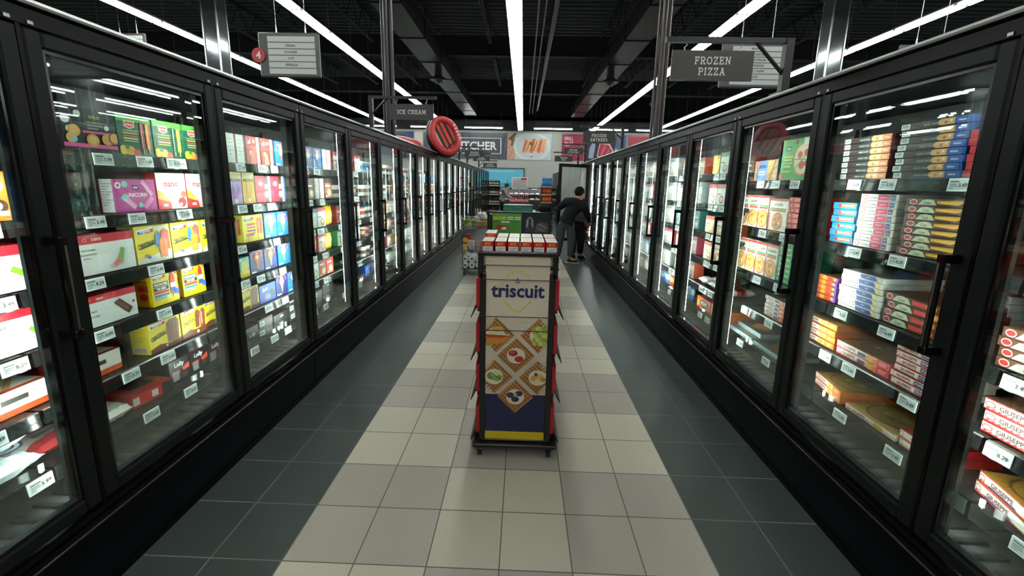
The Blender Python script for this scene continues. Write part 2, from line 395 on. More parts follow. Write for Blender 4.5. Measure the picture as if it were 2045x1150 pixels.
# steel overhead: girders across, joists along the aisle
for i, gy in enumerate((2.2, 8.4, 14.6, 20.8)):
    m = MB(); z = 6.15
    m.box(-XW, XW, gy - .09, gy + .09, z, z + .03, '3a3b3a'); m.box(-XW, XW, gy - .02, gy + .02, z + .03, z + .62, '2d2e2e'); m.box(-XW, XW, gy - .09, gy + .09, z + .62, z + .65, '2d2e2e')
    tag(m.build('ceiling_girder'), f'dark steel girder crossing under the ceiling, {ORD[i]} from the near end', 'girder', 'ceiling girders')
for gi, (ya, yb) in enumerate(((2.4, 8.2), (8.6, 14.4), (14.8, 20.6))):
    for xi in range(10):
        x = -9.3 + 2.03 * xi
        m = MB()
        for s in (-1, 1): m.box(x - .02 + s * .035, x + .02 + s * .035, ya + .7, yb - .7, 6.3, 6.34, '474847'); m.box(x - .02 + s * .035, x + .02 + s * .035, ya, yb, 7.06, 7.1, '2d2e2e')
        n = 10; L = (yb - ya - 1.4) / n
        for k in range(n):
            y0 = ya + .7 + k * L; a, b = (6.34, 7.06) if k % 2 else (7.06, 6.34)
            m.tube([(x, y0, a), (x, y0 + L, b)], .014, '303231', n=5)
        tag(m.build('roof_joist'), f'thin dark open-web roof joist, {ORD[xi]} from left, {("nearest", "middle", "farthest")[gi]} ceiling bay', 'joist', 'roof joists')
def pipe(name, label, pts, r, col='262726', mat='satin', cat='pipe', n=10):
    m = MB(); m.tube(pts, r, col, mat, n=n); return tag(m.build(name), label, cat)
pipe('conduit', 'slim conduit beside the centre light row, nearer to the lights', [(.33, 3, 5.7), (.33, 24, 5.7)], .022, '5a5856')
pipe('conduit', 'slim conduit beside the centre light row, farther from the lights', [(.5, 3, 5.7), (.5, 24, 5.7)], .018, '5a5856')
pipe('sprinkler_pipe', 'dark sprinkler pipe with couplings running above the aisle', [(.78, 3, 5.9), (.78, 24, 5.9)], .07, '2c2625')
for s, nm in ((-1, 'left'), (1, 'right')):
    m = MB(); x = s * 3.15; m.box(x - .35, x + .35, 3, 24, 5.55, 6.05, '232423', 'satin')
    for q in range(9): m.box(x - .37, x + .37, 4 + q * 2.3, 4.05 + q * 2.3, 5.53, 6.07, '1c1d1c', 'satin')
    tag(m.build('air_duct'), f'dark square air duct over the {nm} row of freezers', 'duct')
    m = MB(); cx = s * 3.15 - s * .1; cy = 14.0
    m.lathe([(.12, .45), (.14, .2), (.28, .12), (.3, .06), (.22, .07), (.2, .0), (.11, .02), (.09, -.05), (.0, -.05)], '2f302f', 'satin', n=20, c=(cx, cy, 5.1))
    tag(m.build('ceiling_diffuser'), f'round dark ceiling air diffuser hanging on the {nm} of the aisle', 'diffuser')

# ------------------------------------------------------------------ ceiling light rows
LZ = 4.9
hb = MB(); hb.prism([(-.155, .0), (-.11, .035), (.11, .035), (.155, 0), (.15, 0), (.105, .03), (-.105, .03), (-.15, 0)], -.61, .61, 'b8bab8', 'satin')
hb.box(-.61, .61, -.06, .06, .035, .075, '9a9c9a', 'satin')
for sx in (-1, 1):
    for sy in (-.095, 0, .095): hb.box(sx * .6 - .014, sx * .6 + .014, sy - .018, sy + .018, -.005, .03, '70726f')
hb.tube([(-.45, 0, .075), (-.45, 0, 1.25)], .006, '6d6d6b', n=5)
HM = hb.mesh('housing'); tb = MB(); tb.tube([(-.585, 0, 0), (.585, 0, 0)], .0165, 'ffffff', 'tube', n=8); TM = tb.mesh('tube')
lroot = None
ROWS = [(-8.0, 'far left row', 6.2), (-4.55, 'left row', 3.0), (-.19, 'centre row over the aisle', 5.91), (4.25, 'right row', 3.0), (7.85, 'far right row', 6.2)]
for rx, rn, y0 in ROWS:
    ly = [y0 + 1.245 * k for k in range(60) if y0 + 1.245 * k < 24.6]
    if y0 > 0: ly = [y0 - 1.245 * j for j in range(int((y0 + 12) / 1.245), 0, -1)] + ly
    for k, y in enumerate(ly):
        if lroot is None:
            r = thing('ceiling_light', '', 'ceiling light', (0, 0, 0), PI / 2, 'fluorescent ceiling lights')
            link('housing', HM, r)
            for sy in (-.095, 0, .095): link('tube', TM, r, (0, sy, -.012))
            lroot = r
        else: r = clone(lroot)
        r.location = (rx, y, LZ); nth = len(ly) - 1 - k
        r['label'] = f'three-tube strip light in the {rn}, {ORD[nth]} from the back wall'
# rows over the neighbouring aisles: longer three-tube fixtures
h3 = MB(); h3.prism([(-.155, .0), (-.11, .035), (.11, .035), (.155, 0)], -1.22, 1.22, 'b8bab8', 'satin'); h3.box(-1.22, 1.22, -.06, .06, .035, .075, '9a9c9a', 'satin')
h3.tube([(-.8, 0, .075), (-.8, 0, 1.25)], .006, '6d6d6b', n=5); h3.tube([(.8, 0, .075), (.8, 0, 1.25)], .006, '6d6d6b', n=5)
H3 = h3.mesh('housing'); t3 = MB(); t3.tube([(-1.19, 0, 0), (1.19, 0, 0)], .0165, 'ffffff', 'tube', n=8); T3 = t3.mesh('tube')
lroot = None
for side, nm in ((-1, 'left'), (1, 'right')):
    for q in range(4):
        for k in range(9):
            if lroot is None:
                r = thing('long_ceiling_light', '', 'ceiling light', (0, 0, 0), PI / 2, 'lights over the neighbouring aisles')
                link('housing', H3, r)
                for sy in (-.095, 0, .095): link('tube', T3, r, (0, sy, -.012))
                lroot = r
            else: r = clone(lroot)
            r.location = (side * (11.55 + 3.6 * q), 2.0 + 2.5 * k, LZ)
            r['label'] = f'long strip light, {ORD[q]} row beyond the far {nm} row, {ORD[8 - k]} from back wall'
# strip lights along the back wall
hb2 = MB(); hb2.box(-1.23, 1.23, -.04, .04, .02, .09, '9a9c9a', 'satin'); hb2.box(-.02, .02, -.03, .03, -.01, .02, '9a9c9a', 'satin')
hb2.tube([(-1.1, 0, .09), (-1.1, 0, 1.2)], .006, '6d6d6b', n=5); hb2.tube([(1.1, 0, .09), (1.1, 0, 1.2)], .006, '6d6d6b', n=5)
H2 = hb2.mesh('housing'); t2 = MB(); t2.tube([(-.58, 0, 0), (.58, 0, 0)], .03, 'ffffff', 'tube', n=8); T2 = t2.mesh('tube')
for k, x in enumerate((-9.2, -5.9, -2.5, 1.85, 5.3, 8.2)):
    r = thing('wall_strip_light', f'two-tube strip light across the back wall, {ORD[k]} from left', 'ceiling light', (x, 25.2, 5.02), 0, 'strip lights along the back wall')
    link('housing', H2, r)
    for s in (-.605, .605): link('tube', T2, r, (s, 0, -.012))

# ------------------------------------------------------------------ columns and poles behind the freezers
def column(x, y, w_, ztop, label):
    r = thing('store_column', label, 'column', (x, y, 0))
    h = w_ / 2; m = MB(); m.box(-h, h, -h, h, 0, ztop, '4c5456', 'satin'); m.build('shaft', r)
    for sx in (-1, 1):
        for sy in (-1, 1):
            m = MB(); m.box(sx * h - .012, sx * h + .012, sy * h - .012, sy * h + .012, 0, ztop, 'd9dbd6', 'metal'); m.build('edge_strip', r)
    m = MB()
    for s in (-1, 1):
        m.box(-h + .03, h - .03, s * (h + .002) - .002, s * (h + .002) + .002, .1, ztop - .02, '8d9496', 'mirror'); m.box(s * (h + .002) - .002, s * (h + .002) + .002, -h + .03, h - .03, .1, ztop - .02, '8d9496', 'mirror')
    m.build('cladding', r)
    m = MB()
    for k, (e, a, b) in enumerate(((.03, 0, .06), (.06, .06, .12), (.1, .12, .2), (.04, .2, .94))): m.box(-h - e, h + e, -h - e, h + e, ztop + a, ztop + b, '3a3d3c', 'satin')
    m.build('capital', r)
column(-6.25, 7.4, .29, 5.2, 'square mirror-clad column above the left freezers, nearer one')
column(6.05, 7.4, .29, 5.2, 'square mirror-clad column above the right freezers, nearer one')
column(6.05, 18.4, .29, 5.2, 'distant square mirror-clad column above the right freezers')
column(-6.25, 18.4, .29, 5.2, 'distant square mirror-clad column above the left freezers')
for s, y, nm in ((-1, 5.0, 'left'), (1, 4.9, 'right')):
    r = thing('conduit_riser', f'bundle of dark conduits rising from the top of the {nm} freezers', 'conduit', (s * 2.0, y, 2.125))
    for k, (dx, dy, rr) in enumerate(((0, 0, .045), (.07, .01, .03), (-.065, .02, .02))):
        m = MB(); m.tube([(dx, dy, 0), (dx, dy, 4.1)], rr, '3b2e2c' if s > 0 else '2c2c2b', 'satin', n=8); m.build('conduit', r)

# ------------------------------------------------------------------ freezer cases (viewer frame: x to the viewer's right, front at y=0, viewer on -y)
BK, FR = '0b0c0c', '191c1b'
DZ0, DZ1, FW, DW = .365, 2.03, .052, .788
def body_mesh(side_cols=('151616',)):
    m = MB()
    m.box(-1.997, 1.997, .86, .92, 0, 2.1, '2a2c2c', 'satin')                                   # back
    m.box(-1.997, 1.997, .1, .86, 2.04, 2.1, '141515', 'satin'); m.box(-1.997, 1.997, .06, .86, .27, .35, '3a3d3c', 'satin')
    m.box(-1.97, 1.97, .82, .855, .36, 2.03, '3c3f3f', 'satin')                          # inner back panel
    for k in range(60):                                                                  # air grille at the bottom
        x = -1.95 + k * .066; m.box(x, x + .02, .10, .24, .35, .362, '1b1d1c', 'satin')
    return m.mesh('cabinet_body')
def end_mesh():
    m = MB(); m.box(-.012, .012, .06, .86, .05, 2.04, '2c2e2e', 'satin'); return m.mesh('end_panel')
def kick_mesh():
    m = MB(); m.box(-1.996, 1.996, .02, .05, .0, .275, '0d1114', 'black')
    m.box(-1.998, 1.998, .012, .02, .0, .035, '090a0b', 'black'); return m.mesh('kick_plate')
def rail_mesh():
    m = MB(); m.prism([(-.012, .29), (-.018, .30), (-.012, .315), (.0, .318), (.055, .318), (.055, .275), (.0, .275)], -1.997, 1.997, '0c0d0e', 'black')
    m.prism([(-.019, .302), (-.0205, .305), (-.019, .308), (-.015, .308), (-.015, .302)], -1.997, 1.997, 'a08f86', 'metal')
    m.prism([(.0, .325), (-.006, .335), (.0, .348), (.05, .348), (.05, .325)], -1.997, 1.997, '0a0b0b', 'black')
    return m.mesh('bumper_rail')
def header_mesh():
    m = MB(); m.box(-1.997, 1.997, .0, .1, 2.036, 2.085, BK, 'black')
    m.prism([(.1, 2.085), (.0, 2.085), (-.012, 2.09), (-.016, 2.1), (-.01, 2.112), (.01, 2.118), (.1, 2.118)], -1.997, 1.997, '080808', 'black')
    m.prism([(-.0165, 2.094), (-.0195, 2.102), (-.014, 2.1125), (-.0095, 2.112)], -1.997, 1.997, 'c0c2c0', 'metal')  # pale strip added in place of the highlight along the rounded black rail
    for k in range(6):
        x = -2 + .8 * k
        for e in (-.03, .03):
          if abs(x + e) < 1.985: m.box(x + e - .008, x + e + .008, -.004, .0, 2.04, 2.05, '8a8c8a', 'metal')
    return m.mesh('header')
def door_mesh():
    m = MB(); x0, x1 = .007, .005 + DW
    for a, b, c, d in ((x0, x0 + FW, DZ0, DZ1), (x1 - FW, x1, DZ0, DZ1), (x0 + FW, x1 - FW, DZ0, DZ0 + FW), (x0 + FW, x1 - FW, DZ1 - FW, DZ1)):
        m.bbox(a, b, .0, .045, c, d, FR, 'black', .006)
    for a, b, c, d in ((x0 + FW, x0 + FW + .012, DZ0 + FW, DZ1 - FW), (x1 - FW - .012, x1 - FW, DZ0 + FW, DZ1 - FW), (x0 + FW, x1 - FW, DZ0 + FW, DZ0 + FW + .012), (x0 + FW, x1 - FW, DZ1 - FW - .012, DZ1 - FW)):
        m.box(a, b, .012, .04, c, d, '0e0f0f', 'gloss')
    return m.mesh('door')
def pane_mesh(mat):
    m = MB(); m.box(.006 + FW, .006 + DW - FW, .016, .02, DZ0 + FW, DZ1 - FW, 'ffffff', mat)
    if mat == 'glass':      # inner pane of the double glazing, a hair out of parallel
        a, b, c, d = .006 + FW, .006 + DW - FW, DZ0 + FW, DZ1 - FW
        vs = [(x, y + (.0035 if x == b else 0) + (.004 if z == d else 0), z) for z in (c, d) for y in (.03, .033) for x in (a, b)]
        m.add(vs, [(0, 2, 3, 1), (4, 5, 7, 6), (0, 1, 5, 4), (2, 6, 7, 3), (0, 4, 6, 2), (1, 3, 7, 5)], 'ffffff', mat)
    return m.mesh('glass_pane')
def handle_mesh():
    m = MB(); x = .006 + DW - .03
    m.bbox(x - .011, x + .011, -.062, -.046, 1.035, 1.375, '0a0a0a', 'gloss', .004)
    for z in (1.045, 1.365): m.bbox(x - .013, x + .013, -.062, .0, z - .014, z + .014, '0a0a0a', 'gloss', .003)
    m.box(x - .0035, x + .0035, -.0635, -.062, 1.06, 1.35, '8f918f', 'metal')
    return m.mesh('handle')
def mullion_mesh():
    m = MB(); m.box(-.045, .045, .05, .085, .35, 2.04, '3a3d3c', 'satin'); m.box(-.006, .006, .004, .05, .35, 2.04, '050505', 'black')
    return m.mesh('mullion')
def led_mesh():
    # lensed strip on the back of the mullion: LED faces turned into the case, dark backing behind them
    m = MB()
    for s in (-1, 1):
        z = .45
        while z < 1.95:
            m.add([(s * .038, .0904, z), (s * .018, .0998, z), (s * .018, .0998, z + .068), (s * .038, .0904, z + .068)], [(0, 1, 2, 3)], 'ffffff', 'led')
            z += .075
    for s in (-1, 1): m.add([(s * .0456, .0855, .42), (s * .0456, .0862, .42), (s * .017, .0986, .42), (s * .0456, .0855, 1.98), (s * .0456, .0862, 1.98), (s * .017, .0986, 1.98)], [(1, 2, 5, 4), (0, 1, 4, 3)], '555755', 'satin')
    m.box(-.0165, .0165, .0855, .0975, .42, 1.98, '6a6c6a', 'satin')
    return m.mesh('led_strip')
def shelf_mesh():
    m = MB(); m.box(-.393, .393, .19, .81, -.016, .0, '1c1e1e', 'satin')
    m.prism([(.178, -.052), (.184, .0), (.19, .004), (.194, .0), (.194, -.052)], -.393, .393, '131414', 'gloss')
    for s in (-1, 1): m.box(s * .385 - .006, s * .385 + .006, .2, .78, -.03, -.016, '161717', 'satin')
    return m.mesh('shelf')
def bottom_shelf_mesh():
    m = MB(); m.box(-.393, .393, .19, .81, -.02, .0, '1c1e1e', 'satin'); m.box(-.393, .393, .185, .2, -.06, .0, '2a2c2b', 'gloss')
    return m.mesh('shelf')
def fence_mesh():
    m = MB(); m.box(-.39, .39, .179, .183, -.05, .045, 'ffffff', 'acrylic'); return m.mesh('acrylic_fence')
def standard_mesh():
    m = MB(); m.box(-.016, .016, .775, .80, .5, 1.98, '33373a', 'satin')
    z = .52
    while z < 1.95: m.box(-.006, .006, .772, .776, z, z + .02, 'a7aaa8', 'satin'); z += .05
    return m.mesh('shelf_standard')
def tag_mesh(v):
    m = MB(); o = Vector((-.04, 0, -.024))
    m.box(-.04, .04, -.004, 0, -.024, .024, 'd9ddd9', 'print')
    els = [('r', .05, .1, .95, .9, 'b6c0bd'), ('r', .1, .68, .5, .78, '4a4f4f'), ('r', .1, .5, .42, .57, '6a6f6f'), ('r', .1, .36, .46, .42, '6a6f6f'), ('r', .1, .2, .3, .27, '80868a')]
    pr = ('6.49', '5.99', '3.49', '8.29')[v]
    els += [('t', .7, .48, .32, pr, '1c1f20', .4)]
    art(m, o + Vector((0, -.004, 0)), X_, Z_, -Y_, .08, .048, els, 'print', .0003)
    return m.mesh('price_tag')
PM = dict(body=body_mesh(), kick=kick_mesh(), end=end_mesh(), rail=rail_mesh(), head=header_mesh(), door=door_mesh(), pane=pane_mesh('glass'), fogp=pane_mesh('fog'), handle=handle_mesh(), mull=mullion_mesh(),
          led=led_mesh(), shelf=shelf_mesh(), bshelf=bottom_shelf_mesh(), fence=fence_mesh(), std=standard_mesh(), tags=[tag_mesh(i) for i in range(4)])
KS = 1.036
def kz(z): return 1.5775 + (z - 1.5775) * KS
def ky(y): return -1.4344 + (y + 1.4344) * KS
LH = [1.665, 1.42, 1.18, .967, .752, .527]
RH5 = [1.63, 1.317, 1.01, .77, .53]
RH6 = [1.69, 1.44, 1.20, .97, .74, .52]
LH, RH5, RH6 = [[kz(z) for z in q] for q in (LH, RH5, RH6)]
def heights(side, k):
    if side < 0: return LH
    return RH5 if k <= 2 else RH6
TAGS = {(-1, 1): [(.2, .383, .535, .69), (.131, .308, .555, .694), (.09, .364), (.093, .375), (.175, .361), (.236, .459)],
        (-1, 2): [(1.01, 1.21, 1.48), (.99, 1.13, 1.27), (.95, 1.30), (.95, 1.10, 1.38), (1.15, 1.37, 1.51), (.97, 1.18, 1.50)],
        (-1, 0): [(-.3,), (-.15, -.35), (-.17, -.4), (-.16, -.35), (-.3,), (-.2,)],
        (1, 0): [(-.3,), (-.4,), (-.2,), (-.19,), (-.33,)],
        (1, 1): [(.389, .095, .7), (.501, .277), (.517, .263), (.696, .416, .115), (.415, .126)],
        (1, 2): [(1.18, 1.0, 1.4), (1.25, 1.03), (1.24, 1.02), (1.41, 1.06), (1.35, 1.03)]}
def freezer(side, c, ks, label, far, open_j=None, ends=0):
    rz = PI / 2 if side < 0 else -PI / 2
    r = thing('freezer_case', label, 'freezer', (side * 1.5, c, 0), rz, 'glass-door freezer cases')
    link('cabinet_body', PM['body'], r); link('kick_plate', PM['kick'], r); link('bumper_rail', PM['rail'], r); link('header', PM['head'], r)
    if ends: link('end_panel', PM['end'], r, (1.985 * ends, 0, 0))
    for i in range(6):
        x = -2 + .8 * i
        if i in (0, 5): x += .048 if i == 0 else -.048
        mu = link('mullion', PM['mull'], r, (x, 0, 0)); link('led_strip', PM['led'], mu)
        if not far: link('shelf_standard', PM['std'], r, (x * .985, 0, 0))
    for j in range(5):
        x0 = -2 + .8 * j; xc = x0 + .4
        d = link('door', PM['door'], r, (x0, 0, 0), -math.radians(60.6) if open_j == j else 0)
        link('glass_pane', PM['fogp' if open_j == j else 'pane'], d); link('handle', PM['handle'], d)
        yw = c + xc * (1 if side < 0 else -1); k = round((yw + .51) / .8)
        hs = heights(side, k)
        for si, z in enumerate(hs):
            last = si == len(hs) - 1
            sh = link('shelf', PM['bshelf' if last else 'shelf'], r, (xc, 0, z))
            if last and not far: link('acrylic_fence', PM['fence'], sh)
            if (side, k) == (1, 3): sh.scale.x = .84; sh.location.x = xc - .06
            tg = TAGS.get((side, k))
            if tg: xs = [((ky(t) - yw) * (1 if side < 0 else -1)) for t in tg[si]]
            elif far > 1: xs = []
            else: xs = [-.22 + .2 * q + random.uniform(-.04, .04) for q in range(1 if far else 3)]
            for q, x in enumerate(xs):
                if abs(x) > .35: x = math.copysign(.35, x)
                t = link('price_tag', PM['tags'][(si + q + k) % 4], sh, (x, .1775 if last else .18, -.024)); t.rotation_euler = (math.radians(-4), 0, 0); t.scale.x = 1 / sh.scale.x
    return r
for i in range(5):
    freezer(-1, -.51 + 4 * i, None, f'black five-door glass freezer in the left run, {ORD[i]} from the camera', max(0, i - 1), None, -1 if i == 0 else (1 if i == 4 else 0))
    freezer(1, 1.09 + 4 * i, None, f'black five-door glass freezer in the right run, {ORD[i]} from the camera' + (', one door open' if i == 2 else ''), max(0, i - 1), 4 if i == 2 else None, 1 if i == 0 else (-1 if i == 4 else 0))

# ------------------------------------------------------------------ packaged goods
DES = {}
def reg(key, desc, cat, name, fn, w_, h_, d_): DES[key] = dict(desc=desc, cat=cat, name=name, fn=fn, w=w_, h=h_, d=d_, me=None)
def box_design(key, desc, w_, h_, d_, front, els=(), side=None, sels=(), top=None, tels=(), name='frozen_treat_box', cat='box'):
    reg(key, desc, cat, name, lambda: carton(w_ - .003, h_, d_, front, els, side, sels, top, tels), w_, h_, d_)
YE, RD, WH, NV = 'f0d617', 'd8232f', 'e9ece6', '1c2a63'
def lines(u0, u1, v, n, dv, col, h=.025): return [('r', u0, v - i * dv, u0 + (u1 - u0) * (1 - .25 * (i % 3)), v - i * dv + h, col) for i in range(n)]
def pop(u, v, w_, h_, col, c2=None):    # an ice pop, rounded, on a stick
    return [('r', u - w_ * .12, v - h_ * .75, u + w_ * .12, v - h_ * .4, 'd9b883'), ('r', u - w_ / 2, v - h_ / 2, u + w_ / 2, v + h_ * .32, col), ('d', u, v + h_ * .32, h_ * .18, col, w_ / 2),
            ('r', u - w_ * .22, v - h_ * .42, u - w_ * .1, v + h_ * .3, c2 or 'f5f0e8'), ('r', u + w_ * .1, v - h_ * .42, u + w_ * .22, v + h_ * .3, c2 or 'f5f0e8')]
def cone_art(cream, wf='c98a3c'):
    return [('p', [(.36, .56), (.64, .56), (.52, .1)], wf), ('l', .42, .48, .58, .3, .02, '8f5a22'), ('l', .58, .48, .45, .3, .02, '8f5a22'),
            ('d', .5, .62, .17, cream), ('d', .5, .72, .12, cream), ('d', .5, .64, .07, 'f2dcc0')]
def logo_yellow(t): return [('l', .06, .84, .52, .89, .13, 'f4f4ee'), ('l', .08, .82, .5, .865, .07, '1f5b9c'), ('l', .3, .84, .52, .87, .09, RD), ('t', .29, .85, .09, t, 'ffffff', .4, .1)]
box_design('sandwich', 'black biscuit box with pink stripe', .21, .165, .06, '191719',
    [('d', .08, .72, .1, 'cfd0cf'), ('d', .3, .86, .08, 'c9cbca'), ('d', .12, .5, .07, 'd6d6d4'), ('d', .82, .6, .06, 'd9d9d6'), ('r', .36, .44, .98, .49, 'd44a8a'), ('t', .6, .82, .07, 'GOLD', 'b8a53a', .3)] + lines(.45, .85, .68, 3, .07, '9a9a98') +
    [('r', 0, .1, 1, .19, 'de4f92'), ('d', .2, .47, .14, 'c9924a'), ('d', .2, .49, .1, 'd6a55d'), ('d', .14, .3, .12, 'cfa06a'), ('d', .19, .27, .06, '6cc1dc'), ('d', .52, .28, .15, 'd0964c'), ('d', .52, .29, .1, 'dcae68'), ('d', .8, .32, .14, 'cf974e'), ('d', .94, .36, .15, '8a4a22'), ('d', .95, .37, .12, 'd7a25b')], side='262325')
def fruit(key, desc, c1, c2):
    box_design(key, desc, .165, .168, .06, '14513a', [('r', 0, .84, 1, 1, '57a83c'), ('p', [(.2, .86), (.5, .86), (.5, .72), (.35, .66), (.2, .72)], 'f2e6e0'), ('p', [(.22, .84), (.48, .84), (.48, .73), (.35, .68), (.22, .73)], 'd2402e'), ('t', .35, .77, .05, 'Del Monte', 'f4e7dc', .22)] +
        [('r', .14, .6 - .065 * i, .56, .63 - .065 * i, c) for i, c in enumerate(('8ea63c', 'c9b53d', 'd9573b', 'd3cf9c', '9fb648'))] + [('r', .64, .18, .75, .86, c1), ('r', .8, .18, .92, .84, c2), ('r', .68, .06, .71, .18, 'd8b987'), ('r', .85, .06, .88, .18, 'd8b987'), ('r', .67, .2, .69, .84, 'f0b8a0'), ('r', .83, .2, .85, .82, 'f6d7a0')] +
        [('d', .1, .12, .12, 'e3c62f'), ('d', .3, .1, .13, 'e8a53a'), ('d', .48, .06, .1, 'd9553f'), ('d', .2, .2, .06, '3f7f2f')], side='2f9b62', top='37a552')
fruit('fruit_a', 'green box with red and orange bars', 'a33550', 'e8862a')
fruit('fruit_b', 'green mango fruit-bar box', '14513a', 'e8a02f')
box_design('unicorn', 'magenta unicorn ice pop box', .2, .14, .06, 'c42a96', [('t', .52, .52, .13, 'UNICORN', 'f7e3d6', .5), ('r', .42, .68, .58, .82, '2b2350'), ('t', .5, .75, .06, 'wise', 'ffffff', .1), ('d', .1, .82, .1, 'f3e9ee'), ('d', .1, .82, .05, 'd23b4f'), ('d', .25, .85, .1, '6fc9c0')] +
    [('l', .16, .5, .46, .12, .17, 'e88fc4'), ('l', .16, .5, .24, .4, .19, '62c4ba'), ('l', .2, .4, .44, .12, .03, 'f6cfe6'), ('l', .66, .96, .9, .5, .15, 'e992c6'), ('l', .68, .9, .88, .5, .03, 'fbd9ec'), ('l', .9, .42, .66, .1, .16, 'e37fbd'), ('d', .58, .2, .08, '7ccfc6')],
    side='f1f1ee', sels=lines(.1, .9, .85, 9, .08, '8b8b88', .02) + [('r', 0, 0, .06, 1, 'c42a96'), ('r', .94, 0, 1, 1, 'c42a96')], top='b52589')
box_design('nano', 'white yogurt tube box with red lettering', .17, .172, .055, 'eeeee6', [('t', .5, .68, .13, 'nano', 'd3202c', .6), ('t', .5, .86, .06, 'iogo', '37373a', .25), ('d', .56, .82, .015, 'd3202c'), ('d', .64, .82, .015, 'd3202c'), ('r', .24, .575, .76, .595, '8a8a86'),
    ('p', [(0, .5), (.2, .42), (.4, .2), (.45, 0), (0, 0)], 'de2a22'), ('p', [(0, .55), (.12, .5), (.3, .3), (.36, .2), (0, .3)], 'f0a92d'), ('r', .42, .02, .5, .42, 'eeb0ae'), ('r', .54, .02, .62, .48, 'f2bfba'), ('d', .82, .18, .14, 'e23a33'), ('d', .9, .4, .1, 'ec5a4a'), ('d', .76, .12, .05, 'f4f4ef'), ('r', .14, .08, .3, .15, 'f6efe8')], side='d8322c')
def value_box(key, desc, h_, pic, txt):
    box_design(key, desc, .27, h_, .16, 'e6e9e4', [('r', 0, .78, 1, 1, 'd3202f'), ('t', .42, .89, .09, 'cent', 'f4dede', .2), ('d', .25, .89, .05, 'f0c9c9'), ('d', .25, .89, .035, 'd3202f')] + txt + pic, side='d3202f', top='d3202f')
value_box('value_pops', 'white value box of mini ice pops', .16, [('l', .6, .12, .78, .22, .1, 'e8a1ae'), ('l', .64, .16, .76, .34, .1, 'ef8f9c'), ('l', .7, .2, .78, .46, .1, 'e9804a'), ('l', .76, .24, .8, .58, .1, '55a83c'), ('d', .6, .14, .06, 'f0b8c2')],
    [('t', .28, .62, .06, 'mini ice pops', '6b706d', .46), ('t', .26, .52, .06, 'mini sucettes', '7a7f7c', .4), ('t', .25, .42, .06, 'glacees', '7a7f7c', .3)])
value_box('value_fudge', 'white value box of fudge bars', .128, [('p', [(.62, .62), (.72, .72), (.92, .3), (.84, .12)], '5b332b'), ('p', [(.66, .6), (.7, .64), (.86, .32), (.82, .26)], '7c4a3e'), ('d', .94, .5, .05, 'c43b3b')],
    [('t', .25, .5, .1, 'fudge bars', '555a57', .4), ('t', .25, .34, .09, 'barres de fudge', '6d726f', .42)])
value_box('value_bars', 'white value box of vanilla bars', .155, [('l', .86, .5, .98, .3, .1, '6fbf3a')], [('t', .4, .64, .09, 'vanilla flavoured', '666b68', .6), ('t', .32, .5, .09, 'ice milk bars', '666b68', .5), ('t', .38, .36, .08, 'barres de lait glace', '747976', .6), ('t', .34, .23, .08, 'saveur vanille', '747976', .5)])
value_box('value_lolly', 'white value box with green lolly', .158, [('l', .8, .5, .97, .3, .13, '72c22e')], [('t', .35, .62, .08, 'mini ice pops', '666b68', .5), ('t', .3, .5, .08, 'sucettes', '747976', .4), ('t', .3, .38, .08, 'assorties', '747976', .4)])
box_design('pop_three', 'yellow box with three coloured pops', .185, .172, .075, YE, logo_yellow('Popsicle') + [('p', [(0, .12), (1, .3), (1, 0), (0, 0)], 'e6e9dd'), ('t', .3, .5, .15, 'ORIGINAL', '1f2320', .5, .2), ('l', .08, .4, .5, .5, .03, '1f2320'), ('d', .25, .2, .06, 'ec7a2d'), ('d', .32, .16, .05, '3a6fc0'), ('r', .55, .86, .96, .97, 'cfd8b0')] +
    [('p', [(.54, .4), (.66, .4), (.7, .74), (.62, .84), (.54, .74)], '3a6da8'), ('p', [(.72, .3), (.95, .3), (.95, .8), (.84, .9), (.72, .8)], 'e2514c'), ('p', [(.64, .1), (.86, .1), (.9, .56), (.76, .68), (.64, .56)], 'ee7c22'), ('r', .7, .14, .72, .56, 'f6a55a'), ('r', .78, .14, .8, .6, 'f6a55a')], side='e9d53c', sels=lines(.15, .85, .8, 6, .11, 'c2703a', .03), top='e8d62a')
box_design('firecracker', 'yellow box with tricolour rocket pop', .15, .158, .085, YE, logo_yellow('Popsicle') + [('r', .06, .58, .62, .7, '23285e'), ('t', .34, .64, .07, 'FIRECRACKER', 'ffffff', .5), ('r', .06, .45, .62, .56, '23285e'), ('t', .34, .505, .07, 'TRI MIX', 'ffffff', .4), ('r', .06, .36, .62, .43, 'd2323a'), ('r', .06, .26, .62, .33, '2b7fc0'), ('r', .06, .18, .5, .23, '7ab4d8')] +
    [('r', .68, .3, .88, .5, '2e4fa8'), ('r', .68, .46, .88, .62, 'f3f3ee'), ('p', [(.68, .6), (.88, .6), (.86, .84), (.78, .95), (.7, .84)], 'd9262f'), ('r', .76, .16, .8, .3, 'd8b987'), ('d', .92, .3, .1, '3b5fb4'), ('d', .93, .9, .05, 'c8552e')], side='ead21d', sels=[('r', .2, .45, .8, .66, 'e07a2e'), ('d', .5, .3, .12, 'd8452c'), ('r', .2, .75, .8, .78, 'a58f2a'), ('r', .3, .48, .6, .6, 'd23b32')])
